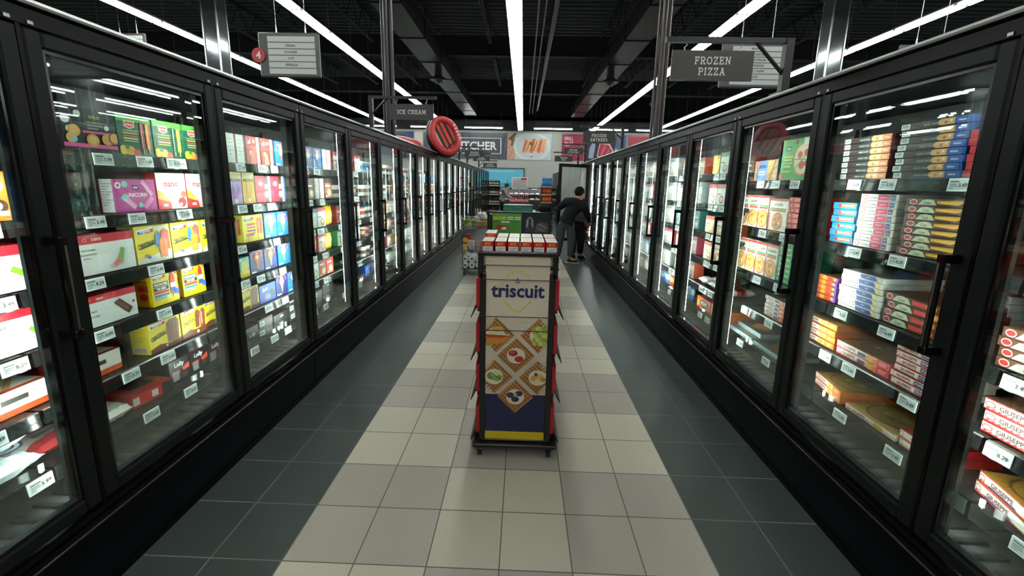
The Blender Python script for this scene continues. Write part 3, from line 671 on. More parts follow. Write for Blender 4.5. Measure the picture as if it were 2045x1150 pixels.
box_design('fudge', 'yellow fudge pop box with a brown pop', .178, .152, .09, YE, logo_yellow('Fudgsicle') + [('t', .3, .5, .15, 'ORIGINAL', '1f2320', .5, .2), ('l', .08, .4, .5, .5, .03, '1f2320'), ('p', [(0, 0), (1, 0), (1, .18), (.6, .14), (.3, .22), (0, .14)], '6d3420'), ('p', [(.56, .16), (.92, .18), (.96, .8), (.88, .92), (.66, .9), (.56, .78)], '7c3f25')] + [('r', .62 + .1 * i, .2, .645 + .1 * i, .86, '5a2a18') for i in range(3)] + [('d', .5, .1, .04, 'bfe0ea')], side='ead21d', sels=lines(.15, .85, .8, 5, .09, 'b09a24', .02) + [('r', .15, .05, .85, .22, 'dfdfd6')] + [('r', .2 + .09 * i, .06, .24 + .09 * i, .21, '3c3a30') for i in range(7)])
box_design('revel', 'yellow box with chocolate coated bars', .165, .158, .09, YE, [('l', .08, .82, .52, .9, .14, '8a2b26'), ('t', .3, .86, .12, 'Revello', 'f6efe4', .45, .15), ('t', .3, .52, .15, 'ORIGINAL', '1f2320', .5, .2), ('p', [(0, 0), (1, 0), (1, .22), (.5, .2), (.3, .26), (0, .16)], '642c1c'), ('p', [(.52, .24), (.68, .24), (.74, .76), (.64, .86), (.54, .76)], '6a3120'), ('p', [(.72, .2), (.92, .2), (.96, .76), (.86, .86), (.74, .76)], '7a3b26'), ('r', .78, .3, .8, .72, 'e8e0d0'), ('d', .6, .1, .05, 'e6f0f0')], side='ead21d', sels=lines(.15, .85, .8, 5, .09, 'b09a24', .02) + [('r', .2, .05, .8, .2, 'dfdfd6')])
box_design('popsides', 'yellow box with red and orange pops', .2, .168, .08, YE, logo_yellow('Popsicle') + [('r', .2, .62, .6, .68, 'd2323a'), ('r', .2, .5, .6, .56, 'e0652d'), ('r', .2, .38, .6, .44, '7a3f8c'), ('p', [(.1, .3), (.6, .34), (.5, .22), (.16, .2)], 'c44632'), ('r', .68, .26, .78, .84, 'e2582c'), ('r', .84, .24, .94, .88, 'c9302f'), ('r', .72, .1, .75, .26, 'dcb98a'), ('r', .88, .1, .91, .24, 'dcb98a'), ('d', .2, .1, .1, 'e8b22c')], side='e6cf1e', sels=[('r', .12, .3, .4, .9, 'c9302f'), ('r', .55, .3, .8, .86, 'e0582c')])
def cone(key, desc, base, cream, w_=.14, h_=.168, wf='c98a3c'):
    box_design(key, desc, w_, h_, .1, base, [('p', _arcp(.5, .6, .42, .34, .3), 'd9546a'), ('t', .5, .86, .06, 'DRUMSTICK', 'f5efe6', .6), ('r', .06, .04, .4, .1, 'e9ece6')] + cone_art(cream, wf), side=base, sels=[('r', .15, .2, .85, .5, 'c9d3e0')])
def _arcp(cx, cy, ro, ri, k): return [(cx + ro * math.cos(a * PI / 8), cy + k / .3 * .9 * ro * math.sin(a * PI / 8)) for a in range(9)] + [(cx + ri * math.cos(a * PI / 8), cy + k / .3 * .9 * ri * math.sin(a * PI / 8)) for a in range(8, -1, -1)]
cone('cone_blue', 'light blue ice cream cone box', '2b78bc', 'e8d9c0')
cone('cone_navy', 'navy ice cream cone box with orange cone', '1e2f6e', 'ef7a2f', wf='f09040')
cone('cone_pink', 'navy ice cream cone box with pink cone', '1e2a60', 'ea8a8f', wf='e78a70')
box_design('cola', 'red frozen cola box with white script', .135, .17, .07, 'c22a23', [('l', .12, .76, .62, .84, .1, 'f3e4e0'), ('l', .14, .74, .3, .88, .05, 'f3e4e0'), ('d', .4, .8, .06, 'c22a23'), ('d', .3, .4, .1, 'e89a78'), ('p', [(.2, 0), (.6, 0), (.5, .4), (.34, .44)], 'd9745c'), ('r', .72, 0, .92, 1, 'e3cdbb'), ('d', .82, .4, .1, '9a7a58')], side='efe9e2', sels=lines(.1, .9, .85, 6, .12, 'b9b5ae'))
box_design('plain_white', 'white ice cream carton with red edge', .078, .168, .1, 'e2e4de', [('r', .86, 0, 1, 1, 'a32a34')] + lines(.1, .7, .8, 5, .13, 'b4b8b2'), side='d9dbd5')
def melon(key, desc, c, t):
    box_design(key, desc, .115, .195, .07, c, [('r', 0, .76, 1, 1, 'd9c98a'), ('t', .5, .74, .1, 'MELONA', '35302c', .85), ('p', [(.2, .2), (.4, .16), (.62, .2), (.8, .4), (.74, .62), (.62, .6), (.58, .38), (.44, .34), (.36, .6), (.24, .6)], t), ('d', .5, .1, .07, 'efe6cf')], side=c)
melon('melon_p', 'purple melon ice bar box', '9d7fc0', '7c5ba6'); melon('melon_y', 'golden mango ice bar box', 'e0b31c', 'c99a10')
box_design('wafer', 'red and white wafer ice cream box', .155, .172, .07, 'd42a42', [('d', .36, .72, .1, 'f2e4e4'), ('d', .36, .72, .085, 'd42a42'), ('t', .36, .72, .09, 'KitKat', 'f6eceb', .3), ('r', .62, 0, .84, 1, '4a3a36'), ('d', .72, .6, .1, 'd9c6ae'), ('d', .72, .3, .13, 'caa988'), ('r', .86, 0, 1, 1, 'ece6df')], side='ece6df')
box_design('teal_pop', 'teal and yellow novelty ice pop box', .135, .125, .07, '5fb9b0', [('r', 0, 0, 1, .3, 'e2cf3a'), ('p', [(.4, .3), (.9, .3), (.84, .85), (.46, .8)], 'dcc93b'), ('d', .2, .6, .12, '8fd0c4'), ('r', .1, .84, .5, .94, 'd9e6dc')], side='7cc6bc', top='d4dbd6')
box_design('blue_bar', 'bright blue ice cream bar box', .18, .122, .07, '2a5fc0', [('t', .35, .75, .2, 'Bars', 'e9eef6', .4, .15), ('d', .75, .45, .2, '5a3a2c'), ('d', .4, .3, .16, 'd94a8a'), ('d', .55, .3, .14, '3ec0dc')], side='1f4a9c')
box_design('lolly', 'black lolly box with white lettering', .125, .115, .1, '17151a', [('t', .5, .72, .26, 'Lolly', 'f1f1ef', .75), ('r', .1, .3, .5, .5, 'b3242c'), ('r', .12, .04, .44, .46, '7d7f80'), ('p', [(.6, .5), (1, .66), (1, .4), (.7, .36)], 'e24a3a'), ('d', .75, .2, .12, '5a2a24')], side='2a2024', top='b0283a')
box_design('lolly_purple', 'black lolly box with purple top', .13, .11, .14, '17151a', [('t', .5, .5, .28, 'Lolly', 'f1f1ef', .8), ('r', .05, .06, .3, .2, '8e3f7e')], side='2a2024', top='8a3f7c', tels=[('l', .1, .3, .9, .6, .2, 'b56ca6')])
box_design('red_slab', 'red and orange bar box lying flat', .2, .06, .24, 'd8322a', [('r', .02, .2, .16, .8, 'dfe0dc'), ('r', .45, .25, .6, .8, 'efe0d8'), ('r', .7, .0, 1, 1, '2a2422')], side='cc2b26', top='d8562a', tels=[('r', .25, .25, .8, .9, '4a2a20'), ('l', .1, .1, .9, .2, .1, 'e8c03a'), ('p', [(0, 0), (1, 0), (1, .2), (0, .3)], 'd63428')])
box_design('dark_slab', 'dark dessert tray with chocolate bars', .2, .05, .22, '1d1c1f', [('t', .5, .5, .4, 'Lolly', 'd9dad8', .5)], side='26252a', top='2a2528', tels=[('l', .1, .3, .9, .5, .12, '7a5a50'), ('l', .1, .6, .9, .8, .1, 'b9bcbc'), ('d', .5, .4, .15, '8a3a34')])
box_design('mixed_slab', 'white and dark frozen bar tray', .15, .06, .22, '3a3638', [('r', .05, .2, .4, .8, 'c9ccca'), ('r', .5, .3, .95, .7, '7a4a40'), ('r', .1, .4, .3, .6, '2f7a78')], side='5a5658', top='8f9290', tels=[('l', .1, .3, .9, .6, .16, 'd9dbd9'), ('l', .1, .1, .9, .3, .1, '6a3a34'), ('l', .2, .7, .9, .9, .12, '3a3436'), ('d', .3, .8, .08, '3f8f8c')])
box_design('stick_box', 'white and orange box showing wooden sticks', .16, .09, .18, 'e9e4da', [('r', 0, 0, 1, .25, 'dd5a2c'), ('r', .1, .5, .6, .7, '3a342c')], side='dd4a2a', top='e4ddd0', tels=[('l', .1, .2, .7, .8, .12, 'caa877'), ('l', .3, .1, .9, .7, .1, 'bf9c6a'), ('r', .05, .7, .6, .9, '2b2722'), ('r', 0, 0, 1, .12, 'd9502c')])
box_design('orange_side', 'orange ice cream sandwich box', .15, .16, .08, 'e8822a', [('d', .6, .72, .12, 'f4e3cc'), ('d', .6, .72, .07, 'c8412f'), ('d', .6, .3, .14, '4a2d20'), ('d', .55, .3, .09, 'efe2cf'), ('r', .55, .1, .75, .2, 'cfe3ea')], side='3f86c8')
box_design('blue_small', 'blue ice cream box with white lettering', .15, .15, .08, '2d7fc4', [('r', .1, .6, .9, .75, 'e8eef2'), ('d', .5, .3, .15, 'e0b23a')], side='2d7fc4')
# pizzas
def pizza_top(crust, rim='8a5a2a'): return [('d', .5, .5, .43, rim), ('d', .5, .5, .39, crust), ('d', .38, .6, .05, 'b8732e'), ('d', .6, .55, .06, 'c9a24a'), ('d', .5, .36, .05, '6f7a2e'), ('d', .66, .4, .04, 'a8452c'), ('d', .36, .42, .05, 'd8bd72'), ('l', .5, .42, .6, .3, .02, '5a3a1c')]
def flat(key, desc, w_, h_, d_, base, els, side, top='6b4a30', rim=None, sels=()):
    box_design(key, desc, w_, h_, d_, base, els, side, sels, top, pizza_top(top, rim or '7a4a24') if rim else (), name='pizza_box', cat='pizza box')
def barcode(u0): return [('r', u0, .1, u0 + .14, .9, 'dfe3de')] + [('r', u0 + .02 + .025 * i, .3, u0 + .032 + .025 * i, .8, '4a4e4c') for i in range(4)]
flat('pz_black_orange', 'slim black pizza box with orange end', .268, .0262, .26, '232322', barcode(.0) + [('d', .24, .5, .3, '7a3a3a', .08), ('d', .24, .5, .22, '1d1b1b', .07), ('t', .46, .5, .36, 'classic crust', '9a9c98', .22), ('r', .62, .02, 1, .98, 'd9742a'), ('d', .66, .5, .45, 'd99a58', .06), ('r', .66, .05, .84, .95, 'd99a58'), ('d', .72, .4, .2, '8a4a22', .02), ('d', .79, .6, .2, 'f0d098', .02), ('t', .92, .5, .3, 'three', 'f6d9b8', .1)], '8a3a2a')
flat('pz_black_blue', 'slim black pizza box with blue end', .278, .0262, .26, '232322', barcode(.0) + [('d', .24, .5, .3, '7a3a3a', .08), ('d', .24, .5, .22, '1d1b1b', .07), ('t', .46, .5, .36, 'classic crust', '9a9c98', .22), ('r', .8, .02, 1, .98, '2f5aa8'), ('d', .63, .5, .45, 'd9a468', .06), ('r', .63, .05, .8, .95, 'd9a468'), ('d', .68, .4, .2, 'a8623a', .02), ('d', .75, .6, .2, 'efd8a8', .02), ('t', .9, .5, .3, 'deluxe', 'e6ecf6', .12)], '2f5aa8')
flat('pz_red', 'slim red pizza box with a dark end', .27, .0262, .26, 'c62430', [('r', .28, 0, .8, 1, '3c332e'), ('d', .5, .5, .5, 'b8642c', .12), ('d', .56, .5, .4, 'd99a3a', .08), ('r', .6, .05, .8, .4, 'd8bf2a')], 'a81e2a')
flat('pz_sky', 'sky blue snack pizza box', .15, .0315, .2, '2f93cf', [('l', .25, .4, .95, .6, .5, 'd9552e'), ('l', .3, .5, .9, .55, .25, 'f0b39c'), ('d', .3, .5, .3, 'c23a2a', .06)], '2f93cf')
flat('pz_pink', 'slim white pizza box with crimson panel', .19, .0288, .26, 'e6e2da', [('d', .12, .5, .42, 'cf6a62', .07), ('d', .12, .5, .25, 'e6e2da', .04), ('t', .34, .5, .45, 'Ristorante', '77797a', .26), ('r', .5, .08, .82, .92, 'd1205a'), ('t', .66, .5, .25, 'pepperoni', 'f3c9d6', .26), ('r', .84, .1, .97, .9, '3b4a7c'), ('r', .86, .4, .95, .5, 'c8cfe0')], 'e9e5de')
flat('pz_choc', 'brown rustic pizza box with gold slice', .235, .0272, .26, '5a3a2a', [('d', .14, .5, .4, 'e9dcd2', .075), ('d', .14, .5, .3, 'c23230', .06), ('p', [(.22, .1), (.3, .8), (.4, .95), (.5, .8), (.56, .1)], 'c6ccae'), ('t', .39, .45, .4, 'Casa', '6d7a58', .2), ('p', [(.56, .35), (.7, .3), (.9, .2), (1, .6), (.96, .85), (.56, .75)], 'e3a62c'), ('l', .62, .5, .95, .45, .12, 'f3cf7a')], '4a2e22')
flat('pz_choc_red', 'brown rustic pizza box with red slice', .24, .032, .26, '5a3a2a', [('d', .1, .5, .4, 'e9dcd2', .065), ('d', .1, .5, .3, 'c23230', .055), ('p', [(.16, .1), (.24, .8), (.34, .95), (.46, .8), (.52, .1)], 'c6ccae'), ('t', .34, .45, .4, 'Casa', '6d7a58', .22), ('p', [(.54, .25), (.66, .2), (.82, .25), (.82, .75), (.54, .8)], 'd6453e'), ('d', .88, .5, .42, 'd9822e', .1), ('d', .87, .5, .28, 'eab45a', .07), ('d', .86, .5, .16, 'c05a2a', .04)], '4a2e22', '6a4530')
flat('pz_purple', 'orange and purple snack pizza box', .135, .0235, .2, 'd9562e', [('d', .3, .5, .5, 'e8a03a', .14), ('d', .6, .4, .4, 'b8322c', .1), ('p', [(.75, 0), (1, 0), (1, 1), (.85, 1)], '6a3f8c'), ('d', .85, .6, .3, 'eab43a', .06)], '6a3f8c')
flat('pz_blue', 'slim white pizza box with blue panel', .24, .0246, .26, 'e4e2da', [('d', .08, .5, .42, 'cf6a62', .05), ('d', .08, .5, .25, 'e4e2da', .03), ('t', .3, .5, .45, 'Ristorante', '77797a', .26), ('p', [(.46, .1), (.86, .1), (.8, .9), (.44, .9)], '27458f'), ('t', .64, .5, .25, 'quattro', 'b9c6e6', .26), ('d', .89, .5, .45, 'd9bd7c', .06), ('d', .89, .5, .3, 'e9d69c', .04)], 'e4e2da', '8a8a84')
flat('pz_grey', 'pale grey pizza box turned end-on', .25, .028, .2, 'b9c0c4', [('r', .02, .1, .1, .9, 'c8564e'), ('l', .2, .5, .6, .5, .5, 'd2d8da'), ('r', .7, .2, .84, .8, '5a7ab0'), ('r', .88, .2, .96, .8, 'b0786e')], 'a8b0b4', '8a8a84')
def giu(key, desc, w_, h_, d_, u, tail, side, top=None, rim=None):
    flat(key, desc, w_, h_, d_, 'ece5da', [('r', 0, 0, 1, .12, 'c9302f'), ('r', 0, .9, 1, 1, 'c9302f'), ('d', .06, .5, .28, 'c9302f', .055), ('d', .06, .5, .2, 'ece5da', .045), ('t', u, .52, .42, 'GIUSEPPE', '5a2f2a', .42)] + [('p', [(.02 + .06 * i, .14), (.05 + .06 * i, .14), (.07 + .06 * i, .26), (.04 + .06 * i, .26)], 'd2423e') for i in range(9)] + tail, side, top or '6a4a30', rim)
giu('giu_orange', 'white and orange rising-crust pizza box', .24, .0315, .26, .28, [('p', [(.5, .1), (.74, .1), (.66, .9), (.5, .9)], 'e6c77a'), ('d', .6, .5, .4, 'd9a24a', .07), ('r', .72, .04, 1, .96, 'ec8426'), ('t', .86, .5, .4, 'pizza', 'fbe3c4', .2)], 'ec7a26', '9a7a3c', '7a4a24')
giu('giu_red', 'white and red pizza box with orange slice', .3, .034, .26, .26, [('r', .44, .2, .58, .75, '3d2f5c'), ('d', .68, .5, .45, 'e2a04a', .08), ('d', .78, .4, .4, 'e8742c', .06), ('r', .8, .0, 1, 1, 'd92a36'), ('r', .84, .6, .97, .72, 'f3c4c4'), ('r', .84, .3, .95, .42, 'f3c4c4')], 'd92a36', '7a5230', '5a3620')
giu('giu_stuffed', 'white stuffed-crust pizza box with navy badge', .168, .0282, .26, .36, [('r', .66, .2, .97, .84, '2e2a52'), ('t', .815, .52, .3, 'STUFFED', 'd8d6e6', .26)], 'e2dcd2', '6a4a38', '5a3620')
giu('giu_veg', 'white pizza box with baked pizza on top', .27, .03, .27, .3, [('d', .7, .5, .4, 'caa55a', .1)], 'd8cfae', 'a98c4c', '7d3a28')
giu('giu_pair', 'white and red pizza box set askew', .15, .036, .26, .55, [], 'c9302f', 'c0412f', None)
giu('giu_r0', 'white pizza box with a round pizza picture', .3, .0385, .26, .3, [('r', .5, .12, .72, .4, '3a3148'), ('d', .84, .5, .42, 'e08a3a', .08), ('d', .84, .5, .28, 'c8502e', .05), ('r', .94, .1, 1, .9, 'c9302f')], 'e2dcd2', '6a4a38', '5a3620')
giu('giu_r0o', 'orange-ended pizza box lying askew', .24, .04, .25, .42, [('p', [(.2, .14), (.7, .14), (.66, .3), (.2, .3)], '4b2c5e')], 'ec8426', 'b3812c', '7a4a20')
def upright(key, desc, w_, h_, base, band, pic, txt='GIUSEPPE', c2='4f8a3c'):
    box_design(key, desc, w_, h_, .035, base, [('r', 0, .93, 1, 1, 'c9302f'), ('r', .06, .72, .94, .9, 'efe8da'), ('t', .5, .81, .08, txt, '5a2f2a', .78), ('r', .06, .66, .94, .71, c2), ('r', .06, .6, .94, .65, 'c9302f'), ('d', .52, .3, .27, 'a8622c'), ('d', .52, .3, .24, pic), ('d', .4, .36, .05, 'b8402c'), ('d', .62, .24, .05, 'efd69a'), ('d', .5, .2, .04, '8a4a22'), ('d', .6, .4, .05, 'c06a2c'), ('r', .0, 0, .08, .55, band)], side='d9cfc0', name='pizza_box', cat='pizza box')
upright('up_pizza', 'upright pizza box with round pizza picture', .115, .215, 'e9ddcc', 'c9302f', 'd9a04a')
upright('up_pizza_wide', 'wide upright red-edged pizza box', .185, .2, 'e6d6c4', 'd23a3a', 'd98f3c')
box_design('green_pizza', 'tall bright green thin-crust pizza box', .28, .24, .04, '3fa83a', [('r', .12, .72, .3, .84, '1f2f4c'), ('t', .21, .78, .05, 'wise', 'ffffff', .14), ('r', .1, .56, .4, .6, 'e2d83a'), ('r', .1, .48, .36, .52, 'd9e8c0'), ('r', .1, .4, .4, .44, 'e2d83a'), ('r', .1, .32, .34, .36, 'd9e8c0'), ('r', .1, .2, .36, .23, 'e2d83a'),
    ('d', .72, .5, .4, 'd8853a', .3), ('d', .72, .5, .36, 'e9d0a8', .27), ('d', .62, .6, .09, 'd2402e'), ('d', .82, .64, .09, 'd2402e'), ('d', .7, .36, .1, 'cf3a2c'), ('d', .84, .4, .07, 'd2402e'), ('l', .48, .24, .98, .78, .03, '3fa83a'), ('l', .46, .5, .98, .48, .02, '3fa83a'), ('d', .44, .92, .06, 'd8382c'), ('d', .06, .1, .08, 'd8492c'), ('r', .7, .84, .9, 1, 'e6e6dc')], side='2f8a2c', name='pizza_box', cat='pizza box')
box_design('blue_oat', 'slate blue flatbread box with crust picture', .26, .13, .06, '5b7396', [('r', .0, 0, .1, 1, 'c8956a'), ('d', .14, .8, .16, 'd0707a'), ('r', .2, .62, .5, .78, '3a4c74'), ('r', .2, .4, .5, .46, 'd3d9e2'), ('r', .2, .28, .48, .33, 'd3d9e2'), ('r', .58, 0, 1, 1, 'b48a52'), ('l', .7, 0, .9, 1, .08, '6a4a26'), ('l', .6, .2, .98, .7, .05, '7a5a30'), ('d', .66, .8, .08, 'd8b070'), ('d', .9, .2, .08, 'd8b070')], side='4a6080', name='pizza_box', cat='pizza box')
flat('pz_r2_red', 'slim red pizza box with dark emblem', .125, .0286, .24, 'd8322e', [('r', .06, .2, .3, .8, '5a1c1c'), ('d', .18, .5, .2, 'e8c0a0', .06), ('r', .42, .6, .9, .75, 'f0b0a0'), ('r', .42, .25, .8, .4, 'f0b0a0')], 'c02a28')
flat('pz_r2_green', 'slim green pizza box with gold lettering', .125, .0305, .24, '13966a', [('r', .06, .2, .3, .8, '0c4f3e'), ('d', .18, .5, .2, 'e6f0e8', .05), ('r', .45, .3, .92, .62, 'b9a04a')], '0f7a56')
flat('pz_r2_white', 'slim white and red pizza box', .2, .0242, .24, 'e6dcd2', [('t', .3, .5, .45, 'GIUSEPPE', '6a2f2a', .4), ('r', .52, .15, .74, .8, '4a3a5e'), ('r', .76, 0, 1, 1, 'd8543a'), ('d', .86, .5, .4, 'e8b070', .06), ('r', 0, 0, .5, .14, 'c9302f')], 'd9cfc4', '4a3a30')
box_design('pops_dark', 'black pizza pops box with white lettering', .14, .095, .16, '221e1f', [('r', 0, .7, 1, .9, '8a2430'), ('t', .5, .42, .36, 'POPS', 'c9cac8', .8), ('r', .3, .74, .7, .86, 'b9605e')], side='2a2526', name='pizza_pops_box')
box_design('pops_orange', 'bright orange pizza pops box', .26, .105, .2, 'e4561c', [('d', .52, .55, .34, '1f1a18', .3), ('t', .52, .52, .34, 'POPS', 'f3efe8', .5), ('d', .06, .4, .3, 'e89a2c', .12), ('r', 0, 0, 1, .18, 'c9281c')], side='e0701e', top='c94a1e', tels=[('d', .5, .5, .3, '7a3a1c')], name='pizza_pops_box')
box_design('tray_white', 'pale blue-white frozen pizza tray', .3, .03, .24, 'aebfc0', [('l', .1, .5, .9, .5, .15, 'c6d2d2')], side='97a8aa', top='4a4f4e', tels=[('d', .5, .5, .36, '8a5a38'), ('d', .5, .5, .3, 'a86a44'), ('d', .4, .6, .06, '6a3a28'), ('d', .6, .45, .06, 'b8846a')], name='pizza_box', cat='pizza box')
# generic goods for the doors further along
def meal(key, desc, w_, h_, d_, base, c1, c2, name='frozen_meal_box', txt=None):
    box_design(key, desc, w_, h_, d_, base, [('r', 0, .8, 1, 1, c1), ('r', .1, .6, .7, .68, 'f2f2ee'), ('r', .1, .5, .5, .55, c1), ('d', .6, .26, .2, c2), ('d', .6, .28, .12, 'e9d9b8'), ('r', .08, .06, .3, .14, 'e9ece8')] + ([('t', .5, .89, .11, txt, 'ffffff', .8)] if txt else []), side=c1, name=name)
meal('meal_white', 'white frozen meal box with red band', .14, .165, .08, 'e3e6e2', 'c23a3a', 'a8623a'); meal('meal_teal', 'teal frozen meal box', .13, .165, .08, '5f9a94', '2f6f6c', 'caa06a')
meal('meal_green', 'green-banded vegetable meal box', .13, .165, .08, 'dfe6dc', '3f8a4c', '6fa84a'); meal('meal_blue', 'pale blue frozen meal box', .14, .16, .08, 'c9dbe6', '2f6fb4', 'd8b88a')
meal('meal_pink', 'pale pink frozen snack box', .12, .16, .08, 'e6c9c4', 'b84a5a', 'd9a08a'); meal('meal_brown', 'brown frozen entree box', .13, .165, .08, '8a5a40', '5a3426', 'd8b07a')
meal('meal_red', 'red frozen entree box', .13, .165, .08, 'c8403a', '8a2428', 'e6c08a'); meal('meal_yellow', 'yellow frozen snack box', .12, .15, .08, 'e0bc2a', 'b8861c', 'e8dcae')
meal('meal_orange', 'orange breaded snack box', .17, .15, .09, 'd9642c', 'e8dcc8', 'caa05a'); meal('meal_cream', 'cream frozen pastry box', .16, .15, .09, 'd9cba8', 'c4523a', 'b8803c')
meal('fries', 'red and green potato snack box', .17, .14, .09, 'c9b08a', 'c2452e', 'd9a84a'); meal('white_tall', 'narrow white frozen meal box', .075, .185, .09, 'e6e9e6', '9aa6a8', 'b8a890')
def tub_design(key, desc, r_, h_, body, lid, band):
    def fn():
        m = MB(); rb = r_ * .86
        m.lathe([(0, 0), (rb, 0), (rb, .01), (rb + (r_ - rb) * .3, h_ * .3), (rb + (r_ - rb) * .7, h_ * .65), (r_, h_ * .86), (r_ * 1.05, h_ * .86), (r_ * 1.05, h_ * .99), (r_ * .98, h_), (0, h_)], body, 'print', n=16, c=(0, r_ * 1.06, 0), cols=[body, body, body, band, body, lid, lid, lid, lid])
        return m
    reg(key, desc, 'ice cream tub', 'ice_cream_tub', fn, r_ * 2.14, h_, r_ * 2.12)
tub_design('tub_white', 'white ice cream tub with brown band', .048, .11, 'e4e6e2', 'd9dcd8', '6a3f2c'); tub_design('tub_brown', 'brown ice cream tub with white lid', .048, .11, '5a3a2c', 'e2e4e0', 'caa878')
tub_design('tub_red', 'red-banded white ice cream tub', .05, .115, 'e2dcd6', 'b8323a', 'c23a40'); tub_design('tub_blue', 'light blue ice cream tub', .05, .115, '9cc4dc', 'dfe6ea', '4a86b8')
tub_design('tub_green', 'mint green ice cream tub', .05, .115, 'a8ccb4', 'e2e6e2', '3f7a5c'); tub_design('tub_big', 'large yellow ice cream pail', .075, .15, 'e0b82c', 'e8dcb0', 'c98a1c')
def bag_mesh(w_, h_, d_, cols, els=(), seed=1, mat='film', lie=False):
    rnd = random.Random(seed); m = MB(); nx, nz = (18, 20) if w_ > .25 else (10, 12)
    fr = []; bk = []
    for k in range(nz + 1):
        for i in range(nx + 1):
            u, v = i / nx, k / nz
            t = max(0.0, (1 - (2 * u - 1) ** 4)) ** .6 * max(0.0, (1 - (2 * v - 1) ** 6)) ** .6
            t = min(1.0, t * (.9 + rnd.uniform(-.14, .14)))
            x = (u - .5) * w_ * (1 - .06 * math.sin(v * PI * 3)); z = v * h_
            fr.append((x, d_ / 2 - t * d_ / 2, z)); bk.append((x, d_ / 2 + t * d_ / 2, z))
    if lie: fr = [(x, z, d_ - y) for x, y, z in fr]; bk = [(x, z, d_ - y) for x, y, z in bk]
    W = nx + 1
    for k in range(nz):
        c = cols[min(int(k / nz * len(cols)), len(cols) - 1)]
        for i in range(nx):
            q = (k * W + i, k * W + i + 1, (k + 1) * W + i + 1, (k + 1) * W + i)
            if w_ > .25: c = rnd.choice(('dfe9e7', 'e8efed', 'c3d0ce', 'd3dfdd', 'f0f4f3'))
            m.add([fr[j] for j in q], [(0, 1, 2, 3)], c, mat, w_ <= .25); m.add([bk[j] for j in q], [(3, 2, 1, 0)], c, mat, True)
    if els:
        if lie: art(m, Vector((-w_ / 2, 0, d_ + .004)), X_, Y_, Z_, w_, h_, els)
        else: art(m, Vector((-w_ / 2, -.004, 0)), X_, Z_, -Y_, w_, h_, els)
    return m
def bag_design(key, desc, w_, h_, d_, cols, els=(), seed=1, lie=False, name='frozen_food_bag', cat='bag'):
    reg(key, desc, cat, name, lambda: bag_mesh(w_ - .004, h_, d_, cols, els, seed, lie=lie), w_, d_ + (.008 if els else .0) if lie else h_, h_ if lie else d_)
ring = [('d', .8, .22, .14, '2f3f6e'), ('d', .8, .22, .115, 'dfe8e6'), ('d', .8, .22, .08, '2f3f6e'), ('d', .8, .22, .06, 'dfe8e6'), ('r', .42, .2, .58, .27, '3a5a9c'), ('r', .3, .1, .52, .14, '5a6a9a')]
bag_design('ice', 'clear bag of ice cubes with round navy emblem', .3, .34, .1, ('d9e4e2', 'e4ecea'), ring, 3, True, 'ice_bag'); bag_design('ice_b', 'bulging clear bag of ice cubes', .3, .34, .1, ('d3dedc', 'dfe8e6'), ring, 8, True, 'ice_bag')
bag_design('dumpling', 'red and white bag of frozen dumplings', .2, .24, .06, ('c23a40', 'e6ddd4', 'e2d8d0', 'c0343c'), [('r', .2, .5, .8, .62, 'b8404a'), ('r', .25, .3, .7, .36, '9a8a84')], 5, True)
bag_design('cream_bag', 'cream bag of frozen buns', .13, .2, .07, ('e0d8c8', 'd9cdb8', 'e6dfd0'), (), 6, True)
bag_design('bag_white', 'white pouch of frozen vegetables', .15, .18, .05, ('e2e6e2', 'd9dfd9', '4f8a4a'), (), 11); bag_design('bag_red', 'red pouch of frozen fruit', .15, .18, .05, ('b8323c', 'd9b8b0', 'b8323c'), (), 12)
bag_design('bag_yellow', 'yellow pouch of frozen corn', .14, .18, .05, ('d9b52a', 'e6cf6a', 'caa01c'), (), 13); bag_design('bag_orange', 'orange pouch of frozen fries', .15, .18, .05, ('d9622a', 'e8a05a', 'c8481e'), (), 14); bag_design('bag_blue', 'blue pouch of frozen fish', .15, .18, .05, ('3a6fb0', 'b8cfe2', '2a5a9a'), (), 15)
bag_design('bag_dark', 'dark purple bag of frozen berries', .17, .2, .07, ('3a3144', '5a4a62', '2a2433'), (), 16, True); bag_design('bag_meat', 'red and white bag of frozen meat lying flat', .18, .22, .06, ('e2ddd6', 'b83a38', 'd8cfc4'), (), 17, True)

DOORN = ['first', 'second', 'third', 'fourth', 'fifth', 'sixth', 'seventh', 'eighth', 'ninth', 'tenth', 'eleventh', 'twelfth', 'thirteenth', 'fourteenth', 'fifteenth', 'sixteenth', 'seventeenth', 'eighteenth', 'nineteenth', 'twentieth', 'twenty-first']
CNT = {}
SDX = .06
def put(side, k, si, key, y, dz=0.0, x=1.66, rot=0.0, stack=None):
    """one product: y = world position of its centre along the run, resting dz above shelf si of door k"""
    D = DES[key]
    if D['me'] is None: D['me'] = D['fn']().mesh(D['name'])
    z = heights(side, k)[si] + dz * KS + (.0042 if dz == 0 else .0042)
    near = k <= 3
    o = link(D['name'], D['me'], None, (side * (x + SDX), ky(y) if near else y, z), (PI / 2 if side < 0 else -PI / 2) + rot)
    o.scale = (KS, KS, KS)
    kk = (side, k, si, key); CNT[kk] = CNT.get(kk, 0) + 1; n = CNT[kk] - 1
    nm = 'left' if side < 0 else 'right'
    desc = D['desc']
    if side < 0 and D['name'] == 'frozen_meal_box':
        for a_ in ('frozen meal', 'frozen entree', 'frozen snack', 'frozen pastry', 'vegetable meal', 'breaded snack'): desc = desc.replace(a_, 'ice cream')
        o.name = 'ice_cream_box'
    lab = f"{desc}, " + (f'{ORD[n]} up' if stack else f'{ORD[n]} along') + f' {ORD[si]} shelf, {DOORN[k]} {nm} door'
    return tag(o, lab, D['cat'], f"{D['cat']}es on the shelves" if D['cat'].endswith('x') else f"{D['cat']}s on the shelves")
